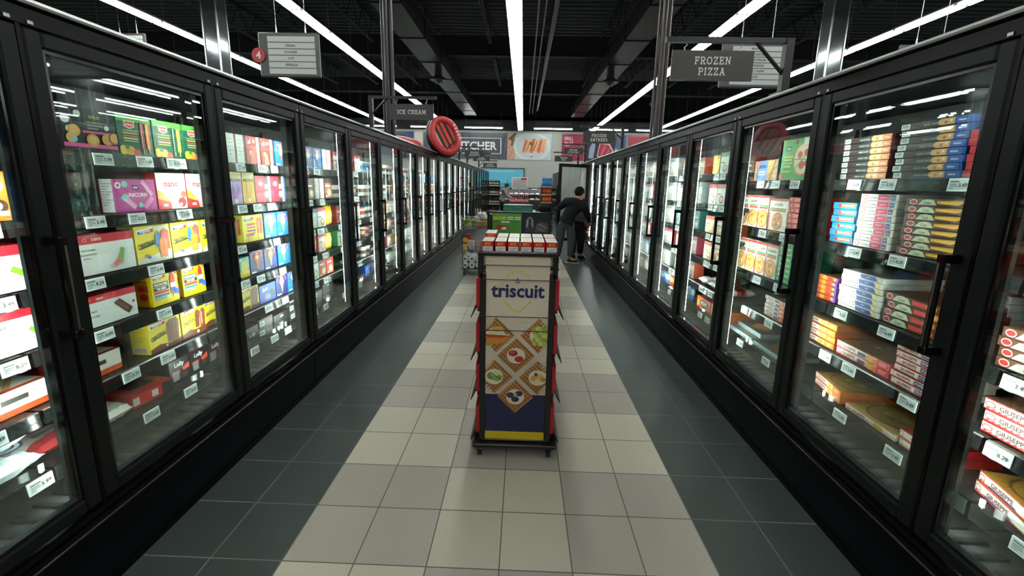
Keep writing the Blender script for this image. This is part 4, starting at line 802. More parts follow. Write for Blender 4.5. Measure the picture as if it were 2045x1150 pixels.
def row(side, k, si, key, y0, n=1, gap=.004, x=1.66, rot=0.0):
    w_ = DES[key]['w'] + gap
    for i in range(n): put(side, k, si, key, y0 + w_ * i + DES[key]['w'] / 2, 0, x, rot)
def stack(side, k, si, key, y, n, x=1.66, rot=0.0, jit=.006, dz=0.0):
    h_ = DES[key]['h'] + .002
    for i in range(n): put(side, k, si, key, y + random.uniform(-jit, jit), dz + i * h_, x + random.uniform(0, jit), rot, True)
# left, first door (mostly outside the frame)
L = -1
row(L, 0, 0, 'blue_small', -.36, 1); row(L, 0, 1, 'blue_small', -.37, 1); row(L, 0, 1, 'orange_side', -.215, 1)
row(L, 0, 2, 'value_lolly', -.345, 1); row(L, 0, 3, 'value_bars', -.345, 1); row(L, 0, 4, 'stick_box', -.235, 1, x=1.68); 
put(L, 0, 4, 'ice', -.41, .0, 1.65)
for i in range(2): put(L, 0, 5, 'ice' if i % 2 else 'ice_b', -.295 - .02 * i, i * .109, 1.652, 0, True)
put(L, 0, 5, 'dumpling', -.035, 0, 1.70, 0)
# left, second door
row(L, 1, 0, 'sandwich', .10); row(L, 1, 0, 'fruit_a', .315); row(L, 1, 0, 'fruit_b', .485); row(L, 1, 0, 'fruit_a', .655)
row(L, 1, 1, 'unicorn', .26); row(L, 1, 1, 'nano', .466, 2)
row(L, 1, 2, 'value_pops', .045, x=1.66); row(L, 1, 2, 'pop_three', .322, 3)
row(L, 1, 3, 'value_fudge', .02); row(L, 1, 3, 'firecracker', .372, 1, x=1.665); row(L, 1, 3, 'firecracker', .548, 1, x=1.665)
row(L, 1, 4, 'stick_box', .04, x=1.68); row(L, 1, 4, 'fudge', .318); row(L, 1, 4, 'revel', .503); row(L, 1, 4, 'fudge', .68, x=1.69)
put(L, 1, 5, 'cream_bag', .14); put(L, 1, 5, 'red_slab', .325, rot=-.12, x=1.68); row(L, 1, 5, 'lolly', .46, 3, x=1.72)
# left, third door
row(L, 2, 0, 'plain_white', .88, 3); row(L, 2, 0, 'cola', 1.135, 2, .008); row(L, 2, 0, 'cone_blue', 1.43, 2)
row(L, 2, 1, 'melon_p', .945); row(L, 2, 1, 'melon_y', 1.065); row(L, 2, 1, 'wafer', 1.188, 2); row(L, 2, 1, 'cone_blue', 1.51, 1)
row(L, 2, 2, 'popsides', 1.03, 1); row(L, 2, 2, 'cone_blue', 1.243, 2); row(L, 2, 2, 'meal_brown', 1.535)
row(L, 2, 3, 'teal_pop', .925); row(L, 2, 3, 'cone_navy', 1.066, 2); row(L, 2, 3, 'cone_blue', 1.365, 2)
row(L, 2, 4, 'fudge', .942); row(L, 2, 4, 'blue_bar', 1.126); row(L, 2, 4, 'cone_pink', 1.312); row(L, 2, 4, 'cone_blue', 1.458, 1)
row(L, 2, 5, 'lolly_purple', .955); stack(L, 2, 5, 'mixed_slab', 1.17, 2); stack(L, 2, 5, 'dark_slab', 1.35, 2); stack(L, 2, 5, 'mixed_slab', 1.53, 3)
# left, fourth door
row(L, 3, 0, 'cone_blue', 1.66, 3); row(L, 3, 0, 'plain_white', 2.11, 2); row(L, 3, 1, 'cone_blue', 1.66); row(L, 3, 1, 'meal_brown', 1.81); row(L, 3, 1, 'plain_white', 1.95, 2); row(L, 3, 1, 'meal_brown', 2.12)
row(L, 3, 2, 'meal_blue', 1.67); row(L, 3, 2, 'meal_blue', 1.815); row(L, 3, 2, 'meal_white', 1.96); row(L, 3, 2, 'bag_yellow', 2.11)
row(L, 3, 3, 'meal_blue', 1.65); row(L, 3, 3, 'bag_orange', 1.795); row(L, 3, 3, 'meal_pink', 1.95); row(L, 3, 3, 'bag_yellow', 2.075, 1)
row(L, 3, 4, 'meal_teal', 1.66); row(L, 3, 4, 'meal_green', 1.795, 1); row(L, 3, 4, 'meal_red', 1.93, 2)
row(L, 3, 5, 'blue_bar', 1.62, 1); stack(L, 3, 5, 'mixed_slab', 1.885, 2); stack(L, 3, 5, 'dark_slab', 2.07, 3)
R = 1
# right, first door (nearest, cut by the frame)
stack(R, 0, 2, 'pz_choc_red', -.215, 4); stack(R, 0, 3, 'giu_r0', -.25, 3); stack(R, 0, 4, 'giu_r0o', -.215, 2, x=1.67, rot=-.3); stack(R, 0, 1, 'pz_choc', -.25, 4); put(R, 0, 4, 'giu_red', -.53, 0)
# right, second door
stack(R, 1, 0, 'pz_black_orange', .588, 7); stack(R, 1, 0, 'pz_black_blue', .285, 8); stack(R, 1, 0, 'pz_red', -.0, 6)
stack(R, 1, 1, 'pz_sky', .655, 6); stack(R, 1, 1, 'pz_pink', .473, 8); stack(R, 1, 1, 'pz_choc', .215, 8)
stack(R, 1, 2, 'pz_purple', .685, 5); stack(R, 1, 2, 'pz_blue', .485, 7); stack(R, 1, 2, 'pz_choc_red', .23, 4, x=1.665)
stack(R, 1, 2, 'pz_grey', .24, 6, x=1.93)
stack(R, 1, 3, 'giu_orange', .7, 4); stack(R, 1, 3, 'giu_red', .41, 2); stack(R, 1, 3, 'giu_stuffed', .165, 6); 
stack(R, 1, 4, 'giu_orange', .6, 2, x=1.675, rot=-.18); put(R, 1, 4, 'giu_veg', .31); stack(R, 1, 4, 'giu_pair', .09, 2)
# right, third door
row(R, 2, 0, 'blue_oat', 1.245); row(R, 2, 0, 'green_pizza', .955, x=1.67); row(R, 2, 0, 'meal_brown', 1.515)
row(R, 2, 1, 'up_pizza_wide', 1.092); row(R, 2, 1, 'up_pizza', 1.285, 2); row(R, 2, 1, 'up_pizza', 1.525); stack(R, 2, 1, 'pz_r2_red', 1.022, 7)
row(R, 2, 2, 'up_pizza', 1.128, 4); stack(R, 2, 2, 'pz_r2_green', 1.058, 8)
row(R, 2, 3, 'pops_dark', 1.28, 2, x=1.95); stack(R, 2, 3, 'pz_r2_white', 1.09, 5)
put(R, 2, 4, 'tray_white', 1.11); put(R, 2, 4, 'tray_white', 1.43); put(R, 2, 4, 'tray_white', 1.43, .031, 1.72, 0, True)
# right, fourth door: six shelves
row(R, 3, 0, 'meal_yellow', 2.03); row(R, 3, 0, 'meal_green', 1.89); row(R, 3, 0, 'meal_red', 1.755); row(R, 3, 1, 'meal_white', 2.03); row(R, 3, 1, 'meal_white', 1.885); row(R, 3, 1, 'meal_brown', 1.75)
row(R, 3, 2, 'fries', 1.66, 3); row(R, 3, 3, 'meal_cream', 2.0); row(R, 3, 3, 'meal_orange', 1.825); row(R, 3, 3, 'meal_orange', 1.65)
put(R, 3, 4, 'bag_meat', 1.75); put(R, 3, 4, 'bag_meat', 1.94); put(R, 3, 4, 'bag_meat', 2.13); put(R, 3, 4, 'bag_meat', 1.85, .062, 1.66, .2, True)
row(R, 3, 5, 'pops_orange', 1.92); row(R, 3, 5, 'pops_orange', 1.645)
# doors further along: rows of what the photo shows through the bright glass
PALL = {4: (('tub_white', 'meal_white', 'tub_green'), ('tub_brown', 'meal_white', 'tub_white'), ('meal_white', 'meal_cream', 'meal_red'), ('meal_orange', 'meal_green', 'meal_green'), ('bag_dark', 'bag_dark'), ('dark_slab', 'bag_meat', 'dark_slab')),
        5: (('tub_blue', 'tub_blue'), ('tub_white', 'tub_white'), ('tub_red', 'tub_white'), ('tub_red', 'tub_brown'), ('bag_dark', 'tub_white'), ('blue_bar', 'dark_slab'))}
GENL = (('tub_white', 'tub_red', 'white_tall'), ('meal_white', 'tub_white', 'tub_brown'), ('tub_white', 'meal_cream'), ('meal_white', 'meal_cream', 'tub_red'), ('tub_big', 'meal_white'), ('bag_white', 'meal_red'))
GENR = {4: (('meal_cream', 'meal_white'), ('white_tall', 'meal_pink'), ('meal_pink', 'meal_teal', 'meal_teal'), ('meal_white', 'white_tall', 'meal_pink'), ('meal_blue', 'meal_cream'), ('bag_orange', 'bag_blue', 'bag_orange')),
        5: (('white_tall', 'meal_pink'), ('white_tall', 'meal_white'), ('white_tall', 'white_tall'), ('white_tall', 'meal_white'), ('white_tall', 'bag_white'), ('bag_blue', 'bag_blue', 'bag_white'))}
GENX = (('meal_white', 'meal_yellow', 'white_tall'), ('white_tall', 'meal_white'), ('white_tall', 'meal_white', 'meal_red'), ('meal_white', 'meal_green'), ('meal_blue', 'white_tall'), ('bag_white', 'meal_white'))
for side in (L, R):
    for k in range(4, 16):
        y0 = -.91 + .8 * k
        for si in range(6):
            pal = (PALL.get(k, GENL) if side < 0 else GENR.get(k, GENX))[si]
            y = y0 + (.16 if k == 4 else .01); i = random.randrange(3); fill = .8 if k < 10 else (.62 if k < 12 else .3)
            if side > 0 and k == 10 and si in (0,): pass
            while True:
                key = pal[i % len(pal)]; w_ = DES[key]['w']
                if y + w_ * KS > y0 + .0 + fill: break
                put(side, k, si, key, y + w_ / 2, 0, 1.66); y += w_ * KS + .004
                if random.random() < .35: i += 1

# ------------------------------------------------------------------ hanging signs
def bracket_sign(x0, x1, xp, y, z0, z1, za, zb, words, label, side):
    """slab-lettered sign hung from an arm whose post stands on the freezer top"""
    r = thing('category_sign', label, 'sign', (0, y, 0), 0, 'bracket signs over the freezers')
    m = MB(); m.box(xp - .022, xp + .022, -.02, .02, zb, za + .012, '1d1c1b', 'satin'); m.box(xp - .05, xp + .05, -.05, .05, zb, zb + .01, '1d1c1b', 'satin'); m.build('post', r)
    xa = x0 - .04 if side > 0 else x1 + .03
    m = MB(); m.box(min(xa, xp), max(xa, xp), -.014, .014, za - .014, za + .014, '232221', 'satin'); m.build('arm', r)
    d = -side; m = MB(); m.tube([(xp, 0, za - .19), (xp + d * .19, 0, za)], .012, '1d1c1b', 'satin', n=4); m.build('brace', r)
    for q in (.16, .84):
        m = MB(); xx = x0 + (x1 - x0) * q
        m.tube([(xx, 0, z1 - .004), (xx - .008, 0, z1 + .014), (xx + .008, 0, (z1 + za) / 2), (xx, 0, za - .01)], .004, 'a9aba8', 'metal', n=5); m.build('hook', r)
    m = MB(); m.box(x0, x1, -.006, .006, z0, z1, '454140', 'satin'); p = m.build('sign_board', r)
    m = MB(); n = len(words); els = []
    for i, t in enumerate(words): els.append(('s', .5, (.5 if n == 1 else (.66 - .36 * i)), .26 if n > 1 else .28, t, 'f2efe9', .84))
    art(m, Vector((x0, -.0065, z0)), X_, Z_, -Y_, x1 - x0, z1 - z0, els, 'print'); m.build('lettering', p)
bracket_sign(.9, 1.365, 1.555, 1.12, 2.19, 2.353, 2.408, 2.119, ('FROZEN', 'PIZZA'), 'dark sign reading FROZEN PIZZA hanging over the right freezers', 1)
bracket_sign(.96, 1.45, 1.56, 5.1, 2.215, 2.394, 2.47, 2.119, ('FROZEN', 'ENTREES'), 'dark sign reading FROZEN ENTREES over the right freezers', 1)
bracket_sign(1.03, 1.5, 1.56, 8.9, 2.32, 2.475, 2.56, 2.119, ('FROZEN', 'POTATOES'), 'dark sign reading FROZEN POTATOES over the right freezers', 1)
bracket_sign(.916, 1.41, 1.56, 10.2, 2.215, 2.37, 2.46, 2.119, ('FROZEN', 'FISH'), 'dark sign reading FROZEN FISH over the right freezers', 1)
bracket_sign(-1.415, -.934, -1.62, 3.217, 2.245, 2.41, 2.478, 2.119, ('ICE CREAM',), 'dark sign reading ICE CREAM hanging over the left freezers', -1)
bracket_sign(-1.423, -.932, -1.56, 9.1, 2.224, 2.388, 2.47, 2.119, ('FROZEN', 'DESSERTS'), 'dark sign reading FROZEN DESSERTS over the left freezers', -1)
bracket_sign(-1.39, -.91, -1.56, 10.6, 2.205, 2.34, 2.42, 2.119, ('FROZEN', 'BREAKFAST'), 'dark sign reading FROZEN BREAKFAST over the left freezers', -1)
bracket_sign(-1.4, -.905, -1.56, 13.7, 2.145, 2.312, 2.38, 2.119, ('FROZEN', 'VEGETABLES'), 'dark sign reading FROZEN VEGETABLES over the left freezers', -1)
def aisle_marker(x0, x1, y, z0, z1, num, rows, label, nside, nz):
    r = thing('aisle_marker', label, 'sign', (0, y, 0), 0, 'hanging aisle markers')
    w_, h_ = x1 - x0, z1 - z0
    m = MB(); m.bbox(x0, x1, -.025, .025, z0, z1, '565452', 'satin', .012); p = m.build('sign_board', r)
    px0 = x0 + w_ * (.16 if nside < 0 else .06); px1 = px0 + w_ * .78
    m = MB(); n = len(rows); hh = (h_ * .86) / n
    for i, t in enumerate(rows):
        za = z1 - h_ * .08 - hh * (i + 1)
        m.box(px0, px1, -.03, -.026, za + hh * .07, za + hh * .93, 'd3d6d2', 'print')
        if t: art(m, Vector((px0, -.0302, za)), X_, Z_, -Y_, px1 - px0, hh, [('t', .48, .5, .4, t, '3a3a39', .72)], 'print')
    m.build('strips', p)
    if num:
        m = MB(); cx = x0 + .0 if nside < 0 else x1; rr = .092
        m.tube([(cx, -.04, nz), (cx, -.028, nz)], rr, 'c2383c', 'satin', n=28, smooth=False)
        art(m, Vector((cx - rr, -.0405, nz - rr)), X_, Z_, -Y_, 2 * rr, 2 * rr, [('t', .5, .5, .52, num, 'f4efec', .6)], 'print'); m.build('number_disc', r)
    for q in (.3, .78):
        m = MB(); xx = x0 + w_ * q; m.tube([(xx, 0, z1), (xx, 0, 5.54 if abs(xx) < 3.6 else 6.15)], .004, 'b5b7b4', 'metal', n=5); m.tube([(xx, 0, z1), (xx, 0, z1 + .1)], [.013, .006], 'd0d2ce', 'metal', n=6); m.build('hanging_wire', r)
aisle_marker(-3.53, -2.71, 4.4, 2.94, 3.5, '4', ('', 'CEREAL', 'COOKIES', 'JUICE', 'SPREADS', ''), 'grey aisle marker with a red 4 listing cereal, cookies, juice, spreads', -1, 3.21)
aisle_marker(2.62, 3.43, 4.4, 2.89, 3.45, '', ('BAKING', 'BAKING GADGETS', 'FOOD STORAGE', 'OIL / VINEGAR', 'PLASTIC / PAPER', 'SPICES', ''), 'grey aisle marker listing baking, storage, vinegar and spices', -1, 3.2)
aisle_marker(-9.05, -8.25, 8.0, 4.08, 4.64, '', ('', '', '', '', '', ''), 'small grey aisle marker half hidden above the left freezers', -1, 4.3)
aisle_marker(5.8, 6.6, 5.5, 3.24, 3.8, '5', ('', '', '', '', '', ''), 'grey aisle marker with red disc half hidden above right freezers', -1, 3.5)

# ------------------------------------------------------------------ inflatable boats on the left freezers
def ring_pts(cx, cz, a, b, y, n=28, tilt=0.0): return [(cx + a * math.cos(2 * PI * i / n), y + tilt * math.sin(2 * PI * i / n), cz + b * math.sin(2 * PI * i / n)) for i in range(n + 1)]
r = thing('inflatable_boat', 'red and black inflatable boat propped upright on the left freezers', 'inflatable boat', (-1.37, 6.2, 2.41))
r.rotation_euler = (math.radians(-10), math.radians(-22), math.radians(28))
m = MB(); m.tube(ring_pts(0, 0, .225, .3, 0), .062, 'd03a40', 'satin', n=12, cap=False); m.build('outer_tube', r)
m = MB(); m.tube(ring_pts(-.015, 0, .225, .3, .1), .082, '191b1c', 'satin', n=12, cap=False); m.build('bottom_tube', r)
m = MB(); m.lathe([(0, 0), (.2, .0), (.215, .02), (0, .03)], 'c8333a', 'satin', n=24, sy=1.4)
for v in range(len(m.v)): x, y, z = m.v[v]; m.v[v] = (x, .02 - z, y)
for x0, c, hw in ((-.15, 'e8a0a0', .022), (-.105, '1c1c1d', .026), (-.055, 'e2452f', .022), (-.012, '1c1c1d', .016), (.03, 'e2452f', .026), (.08, '1c1c1d', .022), (.13, 'd84a4a', .02)):
    hh = .3 * math.sqrt(max(.05, 1 - (x0 / .22) ** 2)) * .9
    m.add([(x0 - hw + .02, -.018, -hh), (x0 + hw + .02, -.018, -hh), (x0 + hw - .012, -.018, hh), (x0 - hw - .012, -.018, hh)], [(0, 1, 2, 3)], c, 'satin')
m.build('inflated_floor', r)
m = MB()
for i in range(5): m.box(.2, .25, -.066, -.06, -.15 + .06 * i, -.115 + .06 * i, 'ead0cf', 'print')
m.build('printed_marks', r)
m = MB(); m.tube([(-.1, -.09, -.24), (.02, -.13, -.2), (.13, -.1, -.17)], .012, '1a1a1b', 'gloss', n=6); m.build('carry_handle', r)
r = thing('inflatable_boat', 'red inflatable boat with white rim lying flat on left freezers', 'inflatable boat', (-2.03, 5.75, 2.205))
m = MB(); m.tube([(.24 * math.cos(2 * PI * i / 28), .62 * math.sin(2 * PI * i / 28), 0) for i in range(29)], .075, 'cf3a3a', 'satin', n=12, cap=False); m.build('outer_tube', r)
m = MB(); m.tube([(.235 * math.cos(2 * PI * i / 28), .61 * math.sin(2 * PI * i / 28), .058) for i in range(29)], .03, 'e6e2dc', 'satin', n=8, cap=False); m.build('white_rim', r)
m = MB(); m.lathe([(0, -.02), (.22, -.02), (.22, .0), (0, .0)], 'b82e30', 'satin', n=24, sy=2.5); m.build('inflated_floor', r)

# ------------------------------------------------------------------ cracker display rack in the middle of the aisle
RK = thing('display_rack', 'black wheeled rack with a cream and navy cracker poster', 'display rack', (.045, .735, 0))
m = MB()
for s in (-1, 1): m.bbox(s * .19 - .017, s * .19 + .017, -.004, .035, .1, 1.1, '141313', 'satin', .003); m.bbox(s * .203 - .014, s * .203 + .014, -.004, .035, 1.07, 1.215, '141313', 'satin', .003)
m.bbox(-.217, .217, -.006, .037, 1.195, 1.215, '141313', 'satin', .003); m.bbox(-.2, .2, 0, .03, .085, .1, '141313', 'satin', .003)
m.build('frame', RK); m = MB()
for s in (-1, 1): m.bbox(s * .185 - .014, s * .185 + .014, .62, .65, .1, 1.215, '141313', 'satin', .003)
m.box(-.2, .2, .62, .65, 1.195, 1.215, '141313', 'satin')
m.build('rear_frame', RK)
m = MB(); m.bbox(-.24, .245, -.03, .68, .062, .085, '161515', 'satin', .004); m.build('base', RK)
for sx in (-1, 1):
    for sy in (.0, .64):
        m = MB(); x = sx * .2; m.tube([(x - .013, sy, .033), (x + .013, sy, .033)], .032, '141414', 'gloss', n=16); m.tube([(x, sy, .05), (x, sy, .064)], .012, '2a2a2a', n=8)
        m.box(x - .02, x + .02, sy - .012, sy + .012, .045, .064, '1c1c1c', 'satin'); m.build('caster', RK)
def cracker(u, v, du, dv, tops):
    q = [('p', [(u - du, v), (u, v - dv), (u + du, v), (u, v + dv)], 'a9713c')]
    for i in range(-3, 4):
        t = i / 4.0
        for sgn in (1, -1):
            a = (u + (t - .48) * du * .98, v + sgn * (t * .5 + .24) * dv * 1.0); 
            c0 = (u + du * (t - 1) / 2, v + sgn * dv * (t + 1) / 2); c1 = (u + du * (t + 1) / 2, v + sgn * dv * (t - 1) / 2)
            q.append(('l', c0[0], c0[1], c1[0], c1[1], .006, 'd09a5c' if sgn > 0 else '8c5628'))
    q.append(('d', u, v, dv * .46, 'efe3cf', du * .5))
    return q + tops
pw, ph, pz = .35, 1.1, .1
V = lambda z: (z - pz) / ph
U = lambda x: (x + .13) / pw
els = [('r', 0, 0, 1, 1, 'd9ccb4'), ('r', 0, 0, 1, V(.385), '1e2150'), ('r', 0, 0, 1, V(.15), 'e3c71c')]
rnd = random.Random(2)
for i in range(46):     # linen weave of the poster
    v = V(.39) + (1 - V(.39)) * rnd.random(); u = rnd.random() * .75
    els.append(('r', u, v, min(1, u + .1 + .2 * rnd.random()), v + .0022, rnd.choice(('c9b898', 'e6dcc8', 'cdbd9f'))))
els += [('l', U(.045 - .065), V(1.075), U(.045 - .015), V(1.115), .007, 'd3cd55'), ('l', U(.045 - .018), V(1.115), U(.045 + .018), V(1.115), .007, 'd3cd55'), ('l', U(.045 + .015), V(1.115), U(.045 + .065), V(1.075), .007, 'd3cd55'),
        ('l', U(.045 - .075), V(.945), U(.045 - .015), V(.885), .007, 'd3cd55'), ('l', U(.045 - .018), V(.885), U(.045 + .018), V(.885), .007, 'd3cd55'), ('l', U(.045 + .015), V(.885), U(.045 + .075), V(.945), .007, 'd3cd55'),
        ('t', .505, V(1.0), .068, 'triscuit', '22265c', .84), ('p', [(.5, V(1.042)), (.47, V(1.056)), (.455, V(1.062)), (.47, V(1.046))], '22265c'), ('p', [(.5, V(1.042)), (.53, V(1.056)), (.545, V(1.062)), (.53, V(1.046))], '22265c'), ('p', [(.5, V(1.046)), (.487, V(1.066)), (.5, V(1.078)), (.513, V(1.066))], '22265c')]
du, dv = .3, .094
def clip(e):
    if e[0] == 'p': return ('p', [(min(max(a, 0), 1), b) for a, b in e[1]], e[2])
    if e[0] == 'l':
        u0, v0, u1, v1 = e[1:5]
        if min(u0, u1) < 0 or max(u0, u1) > 1:
            if max(u0, u1) <= 0 or min(u0, u1) >= 1: return None
            f = lambda u: v0 + (v1 - v0) * (u - u0) / (u1 - u0)
            a = min(max(u0, 0), 1); b = min(max(u1, 0), 1); return ('l', a, f(a), b, f(b), e[5], e[6])
    return e
ck = cracker(.17, V(.745), du, dv, [('p', [(.02, V(.73)), (.4, V(.745)), (.3, V(.7)), (.02, V(.68))], 'd98e2c'), ('p', [(.0, V(.765)), (.42, V(.748)), (.25, V(.732)), (.02, V(.74))], 'f0e2b8'), ('p', [(0, V(.748)), (.42, V(.742)), (.25, V(.728)), (.02, V(.73))], 'b8452c'), ('d', .2, V(.78), .014, 'e0b82a', .09)])
ck += cracker(.86, V(.745), du, dv, [('d', .8 + .05 * (i % 4), V(.70 + .022 * (i // 4)), .012, ('b9c95a', '9ab03c', 'd3d98a')[i % 3], .05) for i in range(20)])
ck += cracker(.5, V(.625), du, dv, [('d', .45, V(.64), .017, 'a8322e', .075), ('d', .55, V(.605), .017, 'b83a34', .075), ('d', .44, V(.645), .01, 'c9504a', .04)])
ck += cracker(.15, V(.495), du, dv, [('d', .12, V(.5), .022, '6f9a3c', .09), ('d', .2, V(.49), .02, '8fb552', .085), ('d', .16, V(.515), .015, 'd9e2b0', .07), ('l', .08, V(.52), .26, V(.48), .006, '4f7a2c')])
ck += cracker(.86, V(.495), du, dv, [('d', .8, V(.49), .016, 'd9b23a', .06), ('d', .9, V(.5), .016, 'e6c45a', .06), ('d', .86, V(.475), .012, 'f0e2b0', .05), ('d', .95, V(.485), .012, 'c98a2c', .05), ('d', .83, V(.515), .01, '5a4a3a', .03)])
ck += cracker(.5, V(.375), du, dv, [('d', .42, V(.385), .016, '3a3f66', .065), ('d', .56, V(.395), .016, '33375c', .065), ('d', .5, V(.36), .016, '2f3356', .065), ('d', .5, V(.39), .008, 'b5c04a', .03)])
m = MB(); m.box(-.175, .175, .006, .014, pz, pz + ph, 'd9ccb4', 'print')
art(m, Vector((-.175, .006, pz)), X_, Z_, -Y_, pw, ph, els + [e for e in (clip(e) for e in ck) if e], 'print', .00004)
m.build('poster', RK)
for z in (1.145, 1.065, .855, .775):
    m = MB(); m.tube([(-.2, -.006, z), (.2, -.006, z)], .0025, '141313', 'satin', n=6); m.build('wire', RK)
for z in (.11, .37, .62, .88, 1.125):
    m = MB(); m.box(-.225, .225, .04, .62, z - .012, z - .004, '1a1919', 'satin'); sh = m.build('shelf', RK)
    if z < 1.1:
        for s in (-1, 1):
            m = MB(); m.prism([(s * .236, z - .006), (s * .262, z - .055), (s * .265, z - .052), (s * .24, z + .002)] if s > 0 else [(s * .236, z - .006), (s * .24, z + .002), (s * .265, z - .052), (s * .262, z - .055)], -.62, -.05, '0b0b0b', 'black')
            for v in range(len(m.v)): x, y, zz = m.v[v]; m.v[v] = (y, -x, zz)
            m.build('price_flap', RK)
box_design('ritz', 'red cracker box', .064, .145, .185, 'd22028', [('r', .06, .1, .94, .81, 'e6e9e5'), ('t', .5, .905, .1, 'RITZ', 'f0c81e', .55), ('r', .2, .72, .8, .75, 'a9b4ac'), ('r', .2, .66, .66, .69, 'a9b4ac'), ('r', .2, .55, .8, .59, 'a9b4ac'), ('r', .2, .44, .7, .48, 'a9b4ac'), ('r', .2, .33, .75, .37, 'b9c4bc')], side='d22028', top='dfe6da', tels=[('r', 0, 0, 1, .05, 'd22028'), ('r', 0, .92, 1, 1, 'e0a8a4'), ('r', .15, .2, .85, .3, 'b8cdb4'), ('r', .15, .45, .85, .52, 'c9b8b0'), ('r', .15, .65, .85, .72, 'b8cdb4')], name='cracker_box', cat='cracker box')
box_design('triscuit_side', 'red cracker box', .185, .175, .19, 'cf2430', [('r', .1, .3, .55, .92, 'e9e6e2'), ('t', .33, .78, .1, 'RITZ', 'd22028', .3), ('d', .72, .55, .2, 'd9a24a'), ('r', .08, .08, .92, .2, 'a31a26')], side='cf2430', name='cracker_box', cat='cracker box')
for key in ('ritz', 'triscuit_side'): DES[key]['me'] = DES[key]['fn']().mesh('cracker_box')
for rw in range(2):
    for i in range(6):
        dz = .02 if (rw == 1 and i == 0) else 0
        o = link('cracker_box', DES['ritz']['me'], None, (-.125 + .0705 * i, .785 + .198 * rw, 1.1215 + dz))
        tag(o, f'red and white cracker box on the rack top, {ORD[i]} from left, {"front" if rw == 0 else "back"} row', 'cracker box', 'cracker boxes on the rack')
for s in (-1, 1):
    for zi, z in enumerate((.107, .367, .617, .877)):
        for i in range(3):
            o = link('cracker_box', DES['triscuit_side']['me'], None, (.045 + s * .2335, .735 + .15 + .186 * i, z), -s * -PI / 2 if s > 0 else -PI / 2)
            o.rotation_euler.z = PI / 2 if s > 0 else -PI / 2
            tag(o, f'red cracker box facing {"right" if s > 0 else "left"} on the rack, {ORD[zi]} shelf up, {ORD[i]} from front', 'cracker box', 'cracker boxes on the rack')

# ------------------------------------------------------------------ second display with two picture panels, bins behind
D2 = thing('picture_display', 'black display with a green lettered panel and a dark animal photo', 'display stand', (.015, 4.6, 0))
m = MB()
for x in (-.455, .455): m.bbox(x - .015, x + .015, -.01, .03, .06, 1.175, '171717', 'satin', .003)
m.bbox(-.47, .47, -.01, .03, 1.155, 1.175, '171717', 'satin', .003); m.bbox(-.47, .47, -.01, .4, .06, .09, '171717', 'satin', .003); m.box(-.46, .46, .36, .4, .06, 1.1, '1d1d1d', 'satin')
m.build('frame', D2)
for x in (-.4, .4):
    for y in (.03, .36): m = MB(); m.tube([(x - .012, y, .03), (x + .012, y, .03)], .03, '141414', 'gloss', n=12); m.box(x - .01, x + .01, y - .01, y + .01, .03, .06, '1c1c1c'); m.build('caster', D2)
m = MB(); m.box(-.395, .035, -.004, .004, .1, 1.155, '4f8a3a', 'print')
art(m, Vector((-.395, -.0045, .1)), X_, Z_, -Y_, .43, 1.055, [('r', 0, .9, 1, 1, '5c9a46'), ('t', .26, .93, .045, 'GACHER', 'e6c526', .45), ('r', .52, .935, .72, .95, 'd9e2cf'), ('r', .78, .935, .97, .95, 'd9e2cf'), ('r', .52, .91, .72, .922, 'd9e2cf'), ('r', .76, .91, .97, .922, 'd9e2cf'), ('r', .02, .875, .98, .88, '2c5a24'), ('r', .3, .868, .6, .888, 'cfe0b8'),
    ('r', .14, .77, .54, .83, 'b0342c'), ('p', [(.3, .77), (.5, .77), (.46, .81), (.34, .8)], 'dfe0d8'), ('r', .1, .3, .9, .7, '3f7430')], 'print'); m.build('green_panel', D2)
m = MB(); m.box(.037, .445, -.004, .004, .1, 1.155, '1e242b', 'print')
art(m, Vector((.037, -.0045, .1)), X_, Z_, -Y_, .408, 1.055, [('d', .3, .9, .055, '8a8c8c', .1), ('d', .3, .885, .05, '2a2d30', .07), ('l', .22, .92, .2, .8, .03, '9a9c9a'), ('l', .38, .92, .4, .8, .03, '8a8c8a'), ('p', [(.45, .74), (.55, .86), (.72, .89), (.95, .86), (.98, .74)], '54504c'), ('l', .6, .86, .9, .8, .012, '9a9488'), ('l', .55, .8, .85, .76, .012, '8a847a'), ('p', [(.12, .74), (.2, .82), (.4, .82), (.46, .74)], '3c3f42'), ('r', 0, 0, 1, .7, '242a30')], 'print'); m.build('photo_panel', D2)
T2_ = thing('bin_stand', 'dark stand carrying the green bin behind the picture display', 'display stand', (-.015, 5.55, 0))
m = MB(); m.bbox(-.3, .3, -.2, .3, .1, 1.08, '262827', 'satin', .01); m.build('body', T2_); m = MB(); m.bbox(-.36, .4, -.26, .34, 1.08, 1.1, '9a9f9b', 'satin', .006); m.build('top', T2_)
for x in (-.25, .25):
    for y in (-.15, .25): m = MB(); m.box(x - .02, x + .02, y - .02, y + .02, 0, .1, '161616'); m.build('leg', T2_)
r = thing('green_bin', 'dark green lidded bin on the stand behind the picture display', 'bin', (-.015, 5.5, 1.1005))
m = MB(); m.add([(-.255, -.14, 0), (.255, -.14, 0), (.255, .2, 0), (-.255, .2, 0), (-.235, -.12, .12), (.235, -.12, .12), (.235, .18, .12), (-.235, .18, .12)], [(3, 2, 1, 0), (4, 5, 6, 7), (0, 1, 5, 4), (1, 2, 6, 5), (2, 3, 7, 6), (3, 0, 4, 7)], '0f6a4c', 'satin'); m.build('bin_body', r)
m = MB(); m.bbox(-.245, .245, -.13, .19, .12, .138, '2a8a6c', 'satin', .005); m.build('lid', r); m = MB(); m.box(-.05, .05, -.146, -.13, .09, .105, '3d9a7c', 'satin'); m.build('latch', r)

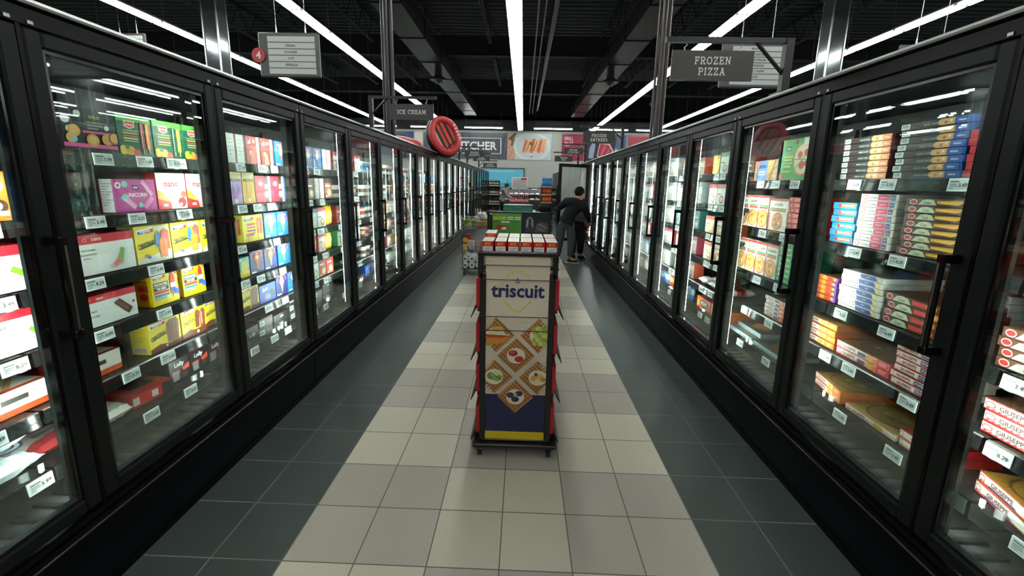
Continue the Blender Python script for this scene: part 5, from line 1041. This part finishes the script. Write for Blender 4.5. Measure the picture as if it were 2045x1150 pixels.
# ------------------------------------------------------------------ two-tier shopping cart with groceries
def wire_basket(m, x0, x1, y0, y1, z0, z1, col='8d908f', n=7):
    for z in (z0, (z0 + z1) / 2, z1):
        m.tube([(x0, y0, z), (x1, y0, z), (x1, y1, z), (x0, y1, z), (x0, y0, z)], .006 if z == z1 else .0035, col, 'metal', n=5, cap=False)
    for i in range(n + 1):
        x = x0 + (x1 - x0) * i / n
        m.tube([(x, y0, z1), (x, y0, z0), (x, y1, z0), (x, y1, z1)], .003, col, 'metal', n=4)
    for i in range(1, n):
        y = y0 + (y1 - y0) * i / n
        m.tube([(x0, y, z1), (x0, y, z0), (x1, y, z0), (x1, y, z1)], .003, col, 'metal', n=4)
def cart(name, label, x0, x1, y0, y1, col, wheels='1b1b1b'):
    r = thing(name, label, 'shopping cart', ((x0 + x1) / 2, (y0 + y1) / 2, 0)); a, b = (x1 - x0) / 2, (y1 - y0) / 2
    m = MB(); wire_basket(m, -a, a, -b, b, .83, .97, col); m.build('upper_basket', r)
    m = MB(); wire_basket(m, -a, a, -b, b, .40, .52, col); m.build('lower_basket', r)
    for s in (-1, 1):
        m = MB(); m.tube([(s * a * .9, b + .04, .97), (s * a * .9, b, .5), (s * a * .9, b - .05, .12), (s * a * .9, -b + .05, .12)], .011, col, 'metal', n=7); m.tube([(s * a * .9, -b + .05, .12), (s * a * .9, -b + .02, .9)], .009, col, 'metal', n=6); m.build('side_frame', r)
    m = MB(); m.box(-a, a, -b, b, .118, .13, col, 'metal'); m.build('bottom_tray', r)
    m = MB(); m.tube([(-a, b + .1, 1.0), (a, b + .1, 1.0)], .016, '2a2a2c', 'gloss', n=8); m.tube([(-a * .9, b, .95), (-a * .9, b + .1, 1.0)], .01, col, 'metal', n=6); m.tube([(a * .9, b, .95), (a * .9, b + .1, 1.0)], .01, col, 'metal', n=6); m.build('push_handle', r)
    for sx in (-1, 1):
        for sy in (-1, 1):
            m = MB(); m.tube([(sx * a * .8 - .012, sy * b * .8, .05), (sx * a * .8 + .012, sy * b * .8, .05)], .05, wheels, 'satin', n=14); m.tube([(sx * a * .8, sy * b * .8, .06), (sx * a * .8, sy * b * .8, .12)], .012, '3a3a3a', n=6); m.build('caster', r)
    return r
cart('shopping_cart', 'two-tier wire shopping cart loaded with groceries by the left freezers', -.97, -.5, 5.42, 6.1, '8d908f')
def roll_pack(x, y, z, label):
    r = thing('toilet_paper_pack', label, 'toilet paper', (x, y, z), 0)
    for i in range(3):
        for k in range(2):
            for d in range(2):
                m = MB(); cx, cz = -.118 + .118 * i, .055 + .108 * k; y0 = -.22 + d * .2
                n = 18; ro, ri = .054, .02
                for (yy, nrm) in ((y0, -1),):
                    vs = []
                    for q in range(n): t = 2 * PI * q / n; vs += [(cx + ro * math.cos(t), yy, cz + ro * math.sin(t)), (cx + ri * math.cos(t), yy, cz + ri * math.sin(t))]
                    m.add(vs, [(2 * q, 2 * ((q + 1) % n), 2 * ((q + 1) % n) + 1, 2 * q + 1) for q in range(n)], 'efefec', 'matte')
                m.tube([(cx, y0, cz), (cx, y0 + .19, cz)], ro, 'efefec', 'matte', n=18, cap=False); m.tube([(cx, y0 + .001, cz), (cx, y0 + .12, cz)], ri, '8f8b86', 'matte', n=12, cap=False)
                m.build('paper_roll', r)
roll_pack(-.79, 5.70, .1305, 'white pack of toilet paper rolls on the cart bottom tray')
def simple(name, label, cat, mb, loc, rz=0, group=None): return tag(mb.build(name, None, loc, rz), label, cat, group)
GR = 'groceries in the cart'
for i, (x, y, w_, h_, d_, c, els, lab) in enumerate(((-.915, 5.5, .075, .24, .07, 'e0bc2a', [('r', 0, .6, 1, .75, 'c9342c'), ('r', .1, .2, .9, .5, 'f2e6b8')], 'yellow carton standing at the left of the cart basket'),
        (-.8, 5.5, .085, .2, .08, 'd9dcde', [('r', 0, 0, 1, .3, '3f6fa8'), ('r', .3, .35, .4, .95, 'b84a4a'), ('r', .6, .35, .7, .95, 'b84a4a')], 'white and blue carton standing in the cart basket'),
        (-.69, 5.5, .09, .19, .08, 'b87a70', [('r', .2, .1, .35, .9, 'e6d0c4'), ('r', .6, .1, .75, .9, 'e6d0c4')], 'pink and white carton standing in the cart basket'),
        (-.58, 5.5, .08, .19, .08, 'a85a52', [('r', .15, .3, .85, .8, 'd9c4b8')], 'reddish carton at the right of the cart basket'),
        (-.88, 5.62, .1, .3, .08, 'b0342f', [('r', .1, .3, .9, .7, 'e2d2c0')], 'tall red carton behind the yellow carton in the cart'))):
    simple('grocery_carton', lab, 'carton', carton(w_, h_, d_, c, els), (x, y, .404), 0, GR)
m = MB(); rnd = random.Random(5)
for i in range(34):
    t = rnd.uniform(0, 2 * PI); ln = rnd.uniform(.12, .22); b = Vector((rnd.uniform(-.05, .05), rnd.uniform(-.05, .05), 0)); d = Vector((math.cos(t) * .5, math.sin(t) * .4, 1)).normalized(); q = d.cross(Vector((0, 1, .2))).normalized() * .016
    e = b + d * ln; mid = b + d * ln * .55
    m.add([b, mid - q, e + Vector((math.cos(t) * .05, 0, -.04)), mid + q], [(0, 1, 2, 3)], rnd.choice(('7a9a2c', '9ab03c', '5f8a2a', 'b8c25a')), 'satin')
m.ball((0, 0, .03), (.06, .06, .05), 'c9d08a', 'satin')
simple('leafy_greens', 'bunch of leafy green vegetables at the left of cart basket', 'vegetable', m, (-.86, 5.52, .85), 0, GR)
m = MB()
for i, (x, z, c) in enumerate(((-.07, .05, 'd9d6ce'), (.0, .07, 'e6e2dc'), (.07, .05, 'cfcac0'), (.03, .1, 'dedad2'), (-.03, .1, 'c9c2b4'))): m.ball((x, .02 * (i % 2), z), (.06, .08, .05), c, 'film')
simple('bread_bag', 'white bag of bread rolls on top of the cart basket', 'bread', m, (-.64, 5.6, .948), 0, GR)
m = MB(); m.bbox(-.12, .12, -.07, .07, 0, .1, 'b8874a', 'print', .01); simple('bread_loaf', 'tan paper-wrapped loaf under the bread bag in cart', 'bread', m, (-.63, 5.6, .842), 0, GR)
cart('black_cart', 'dark shopping cart standing behind the picture display by the man', .42, .84, 9.0, 9.7, '2a2b2d')
m = MB(); m.bbox(-.16, .16, -.22, .22, 0, .22, '22242a', 'cloth', .05); simple('dark_bag', 'dark bag lying in the basket of the black cart', 'bag', m, (.63, 9.34, .838))

# ------------------------------------------------------------------ people
def solid(name, col, rough=.8, bump=.0, spec=.3):
    m, nt, b = newmat(name); b.inputs['Base Color'].default_value = (*lin(col), 1); b.inputs['Roughness'].default_value = rough; b.inputs['Specular IOR Level'].default_value = spec
    tc = nt.nodes.new('ShaderNodeTexCoord'); n = nt.nodes.new('ShaderNodeTexNoise'); n.inputs['Scale'].default_value = 9; n.inputs['Detail'].default_value = 4
    nt.links.new(tc.outputs['Object'], n.inputs['Vector']); bp = nt.nodes.new('ShaderNodeBump'); bp.inputs['Strength'].default_value = bump or .25; bp.inputs['Distance'].default_value = .02
    nt.links.new(n.outputs['Fac'], bp.inputs['Height']); nt.links.new(bp.outputs[0], b.inputs['Normal']); return m
def skin(name, joints, edges, mat, parent, root, sub=2):
    names = list(joints); ix = {n: i for i, n in enumerate(names)}
    me = bpy.data.meshes.new(name); me.from_pydata([joints[n][0] for n in names], [(ix[a], ix[b]) for a, b in edges], [])
    o = link(name, me, parent); sm = o.modifiers.new('Skin', 'SKIN'); sm.use_smooth_shade = True
    ss = o.modifiers.new('Subdivision', 'SUBSURF'); ss.levels = sub; ss.render_levels = sub
    for i, n in enumerate(names):
        rr = joints[n][1]; d = me.skin_vertices[0].data[i]; d.radius = rr if isinstance(rr, tuple) else (rr, rr); d.use_root = (n == root)
    me.materials.append(mat); return o
def person(label, P, cols, loc, face, group=None):
    """P: joint -> position relative to loc; face: unit vector the head looks along"""
    r = thing('person', label, 'person', loc)
    P = {k: Vector(v) for k, v in P.items()}; face = Vector(face).normalized()
    side = face.cross(Vector((0, 0, 1))).normalized(); up = side.cross(face).normalized()
    hd = P['head']
    J = {'pelvis': (P['pelvis'], (.13, .1)), 'belly': (P['belly'], (.12, .09)), 'chest': (P['chest'], (.125, .09)), 'yoke': (P['chest'].lerp(P['neck'], .6), (.09, .07)), 'neck': (P['neck'], .052), 'jaw': (hd - up * .045 + face * .015, .068), 'skull': (hd + up * .03 - face * .012, .085), 'crown': (hd + up * .085 - face * .015, .05),
         'nose': (hd - up * .02 + face * .105, .013), 'chin': (hd - up * .095 + face * .05, .03)}
    E = [('pelvis', 'belly'), ('belly', 'chest'), ('chest', 'yoke'), ('yoke', 'neck'), ('neck', 'jaw'), ('jaw', 'skull'), ('skull', 'crown'), ('jaw', 'nose'), ('jaw', 'chin')]
    for s, sg in (('l', -1), ('r', 1)):
        J['ear' + s] = (hd + side * sg * .088 - up * .01, .016); E.append(('skull', 'ear' + s))
        for j, rr in (('sh', .055), ('el', .042), ('wr', .03)): J[j + s] = (P[j + s], rr)
        E += [('yoke', 'sh' + s), ('sh' + s, 'el' + s), ('el' + s, 'wr' + s)]
        w_ = P['wr' + s]; d = (w_ - P['el' + s]).normalized(); a = d.cross(Vector((0, .3, 1))).normalized(); b_ = a.cross(d)
        J['palm' + s] = (w_ + d * .055, (.036, .018)); E.append(('wr' + s, 'palm' + s))
        for f in range(4):
            o_ = a * (.027 - .018 * f); ln = (.07, .08, .075, .058)[f]
            J[f'k{f}{s}'] = (w_ + d * .095 + o_, .0095); J[f'm{f}{s}'] = (w_ + d * (.095 + ln * .5) + o_ - b_ * .012, .0085); J[f't{f}{s}'] = (w_ + d * (.095 + ln * .8) + o_ - b_ * .04, .0075)
            E += [('palm' + s, f'k{f}{s}'), (f'k{f}{s}', f'm{f}{s}'), (f'm{f}{s}', f't{f}{s}')]
        J['th' + s] = (w_ + d * .05 + a * .045 - b_ * .012, .011); J['tt' + s] = (w_ + d * .09 + a * .055 - b_ * .03, .009); E += [('palm' + s, 'th' + s), ('th' + s, 'tt' + s)]
        for j, rr in (('hip', .085), ('kn', .058), ('an', .042)): J[j + s] = (P[j + s], rr)
        J['toe' + s] = (P['toe' + s], .035); E += [('pelvis', 'hip' + s), ('hip' + s, 'kn' + s), ('kn' + s, 'an' + s), ('an' + s, 'toe' + s)]
    M = {k: solid(f'{k}_{cols[k]}', cols[k], .6 if k == 'skin' else .85) for k in cols}
    skin('body', J, E, M['skin'], r, 'pelvis')
    lo = lambda a, b, t: P[a].lerp(P[b], t)
    # jacket / shirt
    JJ = {'hem': (lo('pelvis', 'belly', -.15), (.185, .135)), 'belly': (P['belly'], (.19, .14)), 'chest': (P['chest'], (.2, .155)), 'yoke': (lo('chest', 'neck', .62), (.15, .125)), 'collar': (lo('chest', 'neck', 1.08), .078)}
    EE = [('hem', 'belly'), ('belly', 'chest'), ('chest', 'yoke'), ('yoke', 'collar')]
    for s in 'lr':
        JJ['sh' + s] = (P['sh' + s], .098); JJ['el' + s] = (P['el' + s], .064); JJ['cu' + s] = (lo('el' + s, 'wr' + s, .92), .046)
        EE += [('yoke', 'sh' + s), ('sh' + s, 'el' + s), ('el' + s, 'cu' + s)]
    skin('jacket', JJ, EE, M['jacket'], r, 'belly')
    TJ = {'waist': (lo('pelvis', 'belly', .3), (.15, .115)), 'seat': (P['pelvis'], (.165, .13))}; TE = [('waist', 'seat')]
    for s in 'lr':
        TJ['hip' + s] = (P['hip' + s] - Vector((0, 0, .04)), .115); TJ['kn' + s] = (P['kn' + s], .085); TJ['an' + s] = (P['an' + s] + Vector((0, 0, .03)), .068)
        TE += [('seat', 'hip' + s), ('hip' + s, 'kn' + s), ('kn' + s, 'an' + s)]
    skin('trousers', TJ, TE, M['trousers'], r, 'seat')
    for s in 'lr':
        a = P['an' + s]; t = P['toe' + s]; d = (t - a); d.z = 0; d = d.normalized()
        base = Vector((a.x, a.y, .045))
        skin('shoe', {'heel': (base - d * .045, (.045, .045)), 'mid': (base + d * .05, (.047, .043)), 'toe': (base + d * .16 - Vector((0, 0, .008)), (.042, .034)), 'ankle': (base + Vector((0, 0, .055)), .045)}, [('heel', 'mid'), ('mid', 'toe'), ('heel', 'ankle')], M['shoe'], r, 'mid')
        m = MB(); q = Vector((-d.y, d.x, 0)) * .044; p0 = base - d * .095; p1 = base + d * .2
        vs = [(p0 - q).xy, (p1 - q * .8).xy, (p1 + q * .8).xy, (p0 + q).xy]
        m.add([(v.x, v.y, .002) for v in vs] + [(v.x, v.y, .022) for v in vs], [(3, 2, 1, 0), (4, 5, 6, 7), (0, 1, 5, 4), (1, 2, 6, 5), (2, 3, 7, 6), (3, 0, 4, 7)], cols['sole']); m.build('sole', r)
    m = MB(); hc = hd + up * .045 - face * .028
    n1, n2 = 12, 8; vs = []; fs = []
    for i in range(n2 + 1):
        ph = PI * i / n2 * .62
        for k in range(n1):
            t = 2 * PI * k / n1
            low = 1.0 + (.32 if math.cos(t) < 0.1 else 0) * (i / n2)
            p = hc + up * (.108 * math.cos(ph * low)) + face * (.112 * math.sin(ph * low) * math.cos(t)) + side * (.1 * math.sin(ph * low) * math.sin(t))
            vs.append(tuple(p))
    for i in range(n2):
        for k in range(n1): j = (k + 1) % n1; fs.append((i * n1 + k, (i + 1) * n1 + k, (i + 1) * n1 + j, i * n1 + j))
    m.add(vs, fs, cols['hair'], 'cloth', True); h = m.build('hair', r)
    m = MB()
    for sg in (-1, 1):
        c = hd + face * .078 + up * .012 + side * sg * .032; m.ball(tuple(c), .0125, 'ecebe6', 'gloss', 8, 6); m.ball(tuple(c + face * .008), .0065, '2a1c14', 'gloss', 8, 6)
    c = hd + face * .083 - up * .066; m.tube([tuple(c - side * .024), tuple(c + face * .006), tuple(c + side * .024)], .006, '8a4a44', 'skin', n=6)
    m.build('face_features', r)
    return r
person('person in black jacket and grey trousers bending into the open right freezer', {
    'pelvis': (0, 0, .87), 'belly': (.05, 0, 1.0), 'chest': (.14, .02, 1.15), 'neck': (.215, .05, 1.29), 'head': (.255, .07, 1.40),
    'shl': (-.02, .04, 1.24), 'ell': (-.15, .22, 1.10), 'wrl': (-.165, .43, 1.10), 'shr': (.36, .06, 1.17), 'elr': (.45, .15, .95), 'wrr': (.52, .29, .80),
    'hipl': (-.085, 0, .82), 'knl': (-.125, -.02, .44), 'anl': (-.16, .02, .085), 'toel': (-.17, .15, .04),
    'hipr': (.09, 0, .82), 'knr': (.11, -.05, .43), 'anr': (.10, -.05, .085), 'toer': (.24, -.08, .04)},
    dict(skin='b98a74', jacket='15171a', trousers='474e54', shoe='2a2a2c', sole='c9a9a4', hair='14110f'), (.965, 6.93, 0), (.75, .62, -.25))
person('person in dark clothes partly hidden behind the bending person in black', {
    'pelvis': (0, 0, .76), 'belly': (.05, .08, .86), 'chest': (.11, .17, .97), 'neck': (.14, .24, 1.06), 'head': (.16, .29, 1.14),
    'shl': (-.04, .2, .98), 'ell': (.0, .29, .8), 'wrl': (.1, .33, .66), 'shr': (.2, .1, .96), 'elr': (.24, .18, .78), 'wrr': (.26, .3, .66),
    'hipl': (-.08, .03, .72), 'knl': (-.09, .0, .4), 'anl': (-.07, .03, .08), 'toel': (-.03, .16, .04),
    'hipr': (.08, -.03, .72), 'knr': (.07, -.06, .4), 'anr': (.07, -.02, .08), 'toer': (.15, .08, .04)},
    dict(skin='b98a74', jacket='3a2c34', trousers='141518', shoe='1a1a1c', sole='77706c', hair='1c1714'), (1.25, 7.33, 0), (.6, .75, -.3))
person('distant person in grey shirt and dark apron by the meat counter', {
    'pelvis': (0, 0, .9), 'belly': (.03, 0, 1.02), 'chest': (.09, 0, 1.2), 'neck': (.17, 0, 1.36), 'head': (.22, -.01, 1.46),
    'shl': (.1, .18, 1.29), 'ell': (.2, .22, 1.06), 'wrl': (.4, .15, .98), 'shr': (.1, -.18, 1.29), 'elr': (.2, -.24, 1.06), 'wrr': (.4, -.18, .98),
    'hipl': (0, .09, .86), 'knl': (0, .1, .46), 'anl': (-.03, .1, .085), 'toel': (.1, .11, .04), 'hipr': (0, -.09, .86), 'knr': (.02, -.1, .46), 'anr': (0, -.1, .085), 'toer': (.13, -.11, .04)},
    dict(skin='c29a84', jacket='9a9c9a', trousers='1b1c1f', shoe='1c1c1e', sole='2a2a2a', hair='4a3a30'), (-.86, 17.2, 0), (.95, -.1, -.15))

# ------------------------------------------------------------------ back of the store
# butcher sign band on the back wall
def band(name, label, x0, x1, base, els, z0=3.18, z1=4.86, frame=None):
    r = thing(name, label, 'wall sign', (0, YB - .045, 0), 0, 'sign panels along the back wall')
    m = MB(); m.box(x0, x1, 0, .04, z0, z1, base, 'print'); p = m.build('panel', r)
    m = MB(); art(m, Vector((x0, -.001, z0)), X_, Z_, -Y_, x1 - x0, z1 - z0, els, 'print', .0012); m.build('artwork', p)
rnd = random.Random(9); wood = []
for i in range(60):
    u = rnd.random(); wood.append(('r', u, rnd.random() * .5, min(1, u + .008 + .012 * rnd.random()), .5 + rnd.random() * .5, rnd.choice(('4c5158', '5c626a', '666c74', '565c64'))))
band('butcher_sign', 'grey wood-look wall sign reading BUTCHER in a white outline', -6.6, -1.06, '5a6067', wood + [('r', .14, .2, .93, .225, 'eef0f0'), ('r', .14, .78, .93, .805, 'eef0f0'), ('r', .92, .22, .932, .79, 'eef0f0'), ('r', .132, .22, .144, .79, 'eef0f0'), ('t', .6, .5, .32, 'BUTCHER', 'f3f4f3', .56)])
band('chicken_picture', 'wall picture of grilled chicken slices on a white plate', -1.05, 1.85, 'c9d3d4', [('r', 0, 0, .18, 1, 'd9a68c'), ('p', [(.02, .8), (.16, 1), (.22, 1), (.1, .7)], '4f5a3a'), ('p', [(.08, .55), (.12, .8), (.16, .78), (.12, .5)], '5c6844')] + [('d', .05 + .03 * (i % 4), .1 + .09 * i, .02, '4a3a34') for i in range(6)] +
    [('d', .56, .5, .56, 'dfe6e6', .42), ('d', .56, .5, .48, 'cfdadb', .37)] + [('p', [(.34 + .085 * i, .28 + .03 * (i % 2)), (.41 + .085 * i, .26), (.47 + .085 * i, .74 + .03 * (i % 3)), (.4 + .085 * i, .8)], c) for i, c in enumerate(('e88a52', 'f0b48a', 'e2763a', 'f2c09a', 'e68246', 'f0ae80'))] + [('l', .36 + .08 * i, .34, .44 + .08 * i, .7, .03, 'c2542c') for i in range(5)] + [('p', [(.5, .6), (.56, .72), (.58, .6), (.62, .66), (.56, .52)], '5a7a3a'), ('d', .56, .12, .025, '3a2a24')])
band('grill_sign', 'crimson wall sign reading GRILL SAUTE ROAST BRAISE', 2.55, 4.0, '9c2340', [('r', .04, .04, .96, .96, 'a82745'), ('t', .3, .84, .13, 'GRILL', 'f0d9dc', .42), ('t', .3, .68, .1, 'SAUTE', 'e6bcc4', .42), ('r', .1, .56, .36, .58, 'f0d9dc'), ('t', .3, .44, .11, 'ROAST', 'e6bcc4', .42), ('t', .32, .28, .11, 'BRAISE', 'e6bcc4', .48)])
band('steak_picture', 'wall picture of a raw steak on blue cloth', 4.05, 6.75, '232a33', [('p', [(.7, 0), (1, 0), (1, 1), (.78, 1), (.72, .4)], '4f6688'), ('p', [(.6, 0), (.9, 0), (.95, .3), (.75, .5)], 'a9b8cc'), ('d', .2, .78, .12, '6a6e74', .05), ('p', [(.1, .1), (.22, .1), (.26, .6), (.2, .75), (.12, .5)], '9aa6b8'), ('p', [(.3, .2), (.45, .04), (.62, .1), (.7, .4), (.6, .66), (.36, .7)], 'e2c4bc'), ('p', [(.32, .22), (.45, .08), (.6, .13), (.67, .4), (.58, .62), (.37, .66)], 'b2384a'), ('l', .4, .2, .5, .6, .03, 'd9a09c'), ('l', .5, .15, .62, .5, .025, 'd08a8c')])
band('fresh_sign', 'crimson wall sign with white lettering at the right', 6.85, 9.2, 'a32a3c', [('t', .4, .4, .2, 'FRESH', 'f3e6e4', .7), ('r', .04, .96, .96, .97, 'd9a0a8')])
band('meat_picture', 'wall picture of meat in a dark pan on blue', -9.3, -6.65, '2f4a78', [('d', .4, .5, .4, '2a2426', .34), ('d', .4, .48, .3, 'a8404c', .26), ('d', .34, .54, .1, 'd9a0a4'), ('r', .78, 0, 1, 1, 'd9cfc4'), ('d', .9, .4, .22, 'c2503c', .09)])
# window to the cutting room
r = thing('window_1', 'wide bright window into the cutting room on the back wall', 'window', (0, YB - .03, 0)); r['kind'] = 'structure'
m = MB()
for a, b, c, d in ((-2.8, .14, 1.2, 1.27), (-2.8, .14, 2.55, 2.64), (-2.8, -2.72, 1.2, 2.64), (.06, .14, 1.2, 2.64)): m.box(a, b, -.05, .03, c, d, '6a6d6c', 'metal')
m.build('window_frame', r)
m = MB(); m.box(-2.72, .06, .0, .02, 1.27, 2.55, '66b4cc', 'lit'); art(m, Vector((-2.72, 0, 1.27)), X_, Z_, -Y_, 2.78, 1.28, [('r', 0, 0, 1, .3, '4f9cb4'), ('r', .62, .0, .63, .5, '2c4a58'), ('r', .1, .86, .8, .9, '9ad6e6')], 'lit', .002); m.build('bright_room', r)
m = MB(); m.box(-2.72, .06, -.03, -.024, 1.27, 2.55, 'ffffff', 'glass'); m.build('glass_pane', r)
# tall bottle rack on the left, bottles one by one
def gondola(name, label, x0, x1, y, zs, h_, d_=.36):
    r = thing(name, label, 'shelf unit', ((x0 + x1) / 2, y, 0)); a = (x1 - x0) / 2
    m = MB()
    for s in (-1, 1): m.box(s * a - .015, s * a + .015, 0, d_, 0, h_, '19191a', 'satin')
    m.box(-a, a, d_, d_ + .02, 0, h_, '1f2021', 'satin'); m.build('frame', r)
    for z in zs: m = MB(); m.box(-a, a, .0, d_, z - .02, z, '26282a', 'satin'); m.box(-a, a, -.006, 0, z - .04, z + .012, 'b9bcb8', 'satin'); m.build('shelf', r)
gondola('bottle_rack', 'black rack of bottles beyond the end of the left freezers', -2.1, -1.08, 18.6, (.15, .62, 1.08, 1.5), 1.72)
def bottle_mesh(body, cap, lab):
    m = MB(); m.lathe([(0, 0), (.035, 0), (.037, .01), (.037, .06), (.0375, .06), (.0375, .14), (.037, .14), (.036, .18), (.014, .23), (.013, .26), (.016, .26), (.016, .285), (0, .285)], body, 'gloss', n=12, cols=[body, body, body, lab, lab, lab, body, body, body, body, cap, cap]); return m.mesh('bottle')
BM = [bottle_mesh('3a2420', 'd9d6d0', 'e2ded6'), bottle_mesh('5a3a2c', '2a2a2c', 'd9c9a8'), bottle_mesh('241c1c', 'c9342c', 'dcdcd8'), bottle_mesh('8a2a2c', 'e6e6e2', 'efe6e0'), bottle_mesh('2a3a34', '1c1c1c', 'cfd2c8')]
for zi, z in enumerate((.15, .62, 1.08, 1.5)):
    for i in range(10):
        o = link('bottle', BM[(i // 2 + zi) % 5], None, (-2.03 + .098 * i, 18.7, z + .001), 0)
        tag(o, f'bottle on the black rack past the left freezers, {ORD[zi]} shelf up, {ORD[i]} along', 'bottle', 'bottles on the black rack')
gondola('dark_gondola', 'dark shelf unit of packages between the bottle rack and window', -2.75, -2.2, 19.4, (.3, .7, 1.1, 1.5), 1.8)
for zi, z in enumerate((.3, .7, 1.1, 1.5)):
    for i in range(4):
        m = MB(); m.bbox(-.055, .055, 0, .12, 0, .24, ('4a4442', '6a5a50', '3a3f44', '7a6a58')[(i + zi) % 4], 'print', .01)
        simple('dry_goods_pack', f'dark pack on the shelf unit near the window, {ORD[zi]} shelf up, {ORD[i]} along', 'package', m, (-2.66 + .125 * i, 19.45, z + .001), 0, 'packs on the dark shelf unit')
# red bottle table with sign board
r = thing('promo_table', 'low dark table of red sauce bottles under the sign board', 'table', (-.12, 19.0, 0))
m = MB(); m.bbox(-.5, .5, -.3, .3, .6, .64, '5a2a2c', 'satin', .005); m.build('tabletop', r)
m = MB(); m.bbox(-.47, .47, -.28, .28, .02, .6, '26282a', 'satin', .005); m.build('base', r)
SB = bottle_mesh('a8242c', 'e9e4e0', 'e6c8c4')
for i in range(9):
    for k in range(2):
        o = link('sauce_bottle', SB, None, (-.54 + .105 * i, 18.84 + .2 * k, .6405)); o.scale = (1.15, 1.15, 1.5)
        tag(o, f'red sauce bottle on the promo table, {ORD[i]} from left, {("front", "back")[k]} row', 'bottle', 'sauce bottles on the promo table')
r = thing('sign_board', 'white notice board with red corner on a post over the bottles', 'sign', (-.12, 19.56, 0))
m = MB(); m.box(-.02, .02, 0, .04, 0, 1.4, '8a8c8a', 'metal'); m.box(-.2, .2, -.15, .19, 0, .02, '3a3b3c', 'satin'); m.build('post', r)
m = MB(); m.bbox(-.39, .39, -.02, 0, 1.33, 1.91, 'e6e6e4', 'satin', .01); p = m.build('board', r)
m = MB(); art(m, Vector((-.36, -.0205, 1.36)), X_, Z_, -Y_, .72, .52, [('r', 0, 0, 1, 1, 'c4c2c2'), ('r', .52, .82, 1, 1, 'b02a3c'), ('r', 0, .64, 1, .68, '8a6a6e'), ('r', 0, .46, .45, .5, '77787a'), ('r', .52, .5, 1, .64, 'd4a8ac'), ('r', 0, .3, 1, .34, '8a8a8a'), ('r', 0, .14, 1, .18, '9a7a7c'), ('r', .3, 0, .6, 1, 'b4b2b2')], 'print', .001); m.build('notice', p)
m = MB(); rnd = random.Random(8)
m.lathe([(0, 0), (.1, 0), (.13, .22), (.12, .24), (0, .22)], '3a2c24', 'satin', n=14)
simple('plant_pot', 'brown pot holding the leafy plant by the promo table', 'plant pot', m, (.86, 19.2, .0))
m = MB()
m.tube([(0, 0, 0), (0, 0, .5)], .02, '4a3c2c', n=6)
for i in range(90):
    t = rnd.uniform(0, 2 * PI); rr = rnd.uniform(.03, .24); z = rnd.uniform(.25, 1.15); c = Vector((rr * math.cos(t), rr * math.sin(t), z)); d = Vector((math.cos(t), math.sin(t), rnd.uniform(-.4, .5))).normalized() * .1; q = d.cross(Vector((0, 0, 1))).normalized() * .03
    m.add([c, c + d * .5 - q, c + d, c + d * .5 + q], [(0, 1, 2, 3)], rnd.choice(('2f4a2c', '3f5a34', '4a6a3c', '6a7a4a')), 'satin')
simple('leafy_plant', 'tall leafy green plant standing right of the sign board', 'plant', m, (.86, 19.2, .246))
# orange and blue pack tower at the right
gondola('pack_tower', 'narrow shelf tower of orange packs near the right freezers end', .9, 1.4, 17.5, (.42, .78, 1.14, 1.5), 1.56, .34)
for zi, (z, c, c2) in enumerate(((.42, '6a2c22', 'a84a2c'), (.78, 'd9521e', 'ef7a3a'), (1.14, 'c9481e', 'e86a2c'), (1.5, '1f7ac0', '3f9ad9'))):
    for i in range(4):
        m = bag_mesh(.108, .3 if zi < 3 else .38, .1, (c, c2, c), (), 20 + i)
        simple('snack_pack', f'{("brown", "orange", "orange", "blue")[zi]} snack pack on the tower, {ORD[zi]} shelf up, {ORD[i]} along', 'snack pack', m, (.98 + .112 * i, 17.53, z + .001), 0, 'snack packs on the tower')
# meat counter along the back wall
r = thing('meat_counter', 'long dark refrigerated meat counter along the back wall', 'refrigerated counter', (-.2, 24.6, 0))
m = MB(); m.bbox(-4.2, 4.6, 0, .9, .0, .55, '202224', 'satin', .01); m.box(-4.2, 4.6, .8, .9, .55, 1.3, '3a3c3e', 'satin'); m.bbox(-4.2, 4.6, .15, .9, 1.28, 1.36, '1c1d1f', 'satin', .01); m.build('cabinet', r)
for z in (.62, .95): m = MB(); m.box(-4.15, 4.55, .1 if z < .8 else .35, .8, z - .02, z, '8a8c8c', 'satin'); m.build('shelf', r)
m = MB(); m.box(-4.1, 4.5, .3, .33, 1.262, 1.278, 'f4efe4', 'led'); m.build('light_strip', r)
for k in range(2):
    for i in range(24):
        m = MB(); c = ('b8424a', 'd98a84', 'e6d2c8', 'a83a40')[(i * 3 + k) % 4]; m.bbox(-.13, .13, -.08, .08, 0, .06, 'e6e4e0', 'print', .01); m.ball((0, 0, .06), (.11, .065, .035), c, 'film', 10, 6)
        simple('meat_tray', f'wrapped meat tray in the back counter, {("lower", "upper")[k]} shelf, {ORD[i]} from left', 'meat tray', m, (-4.1 + .34 * i, 24.85 + (.2 if k else .03), (.6205, .9505)[k]), 0, 'meat trays in the back counter')
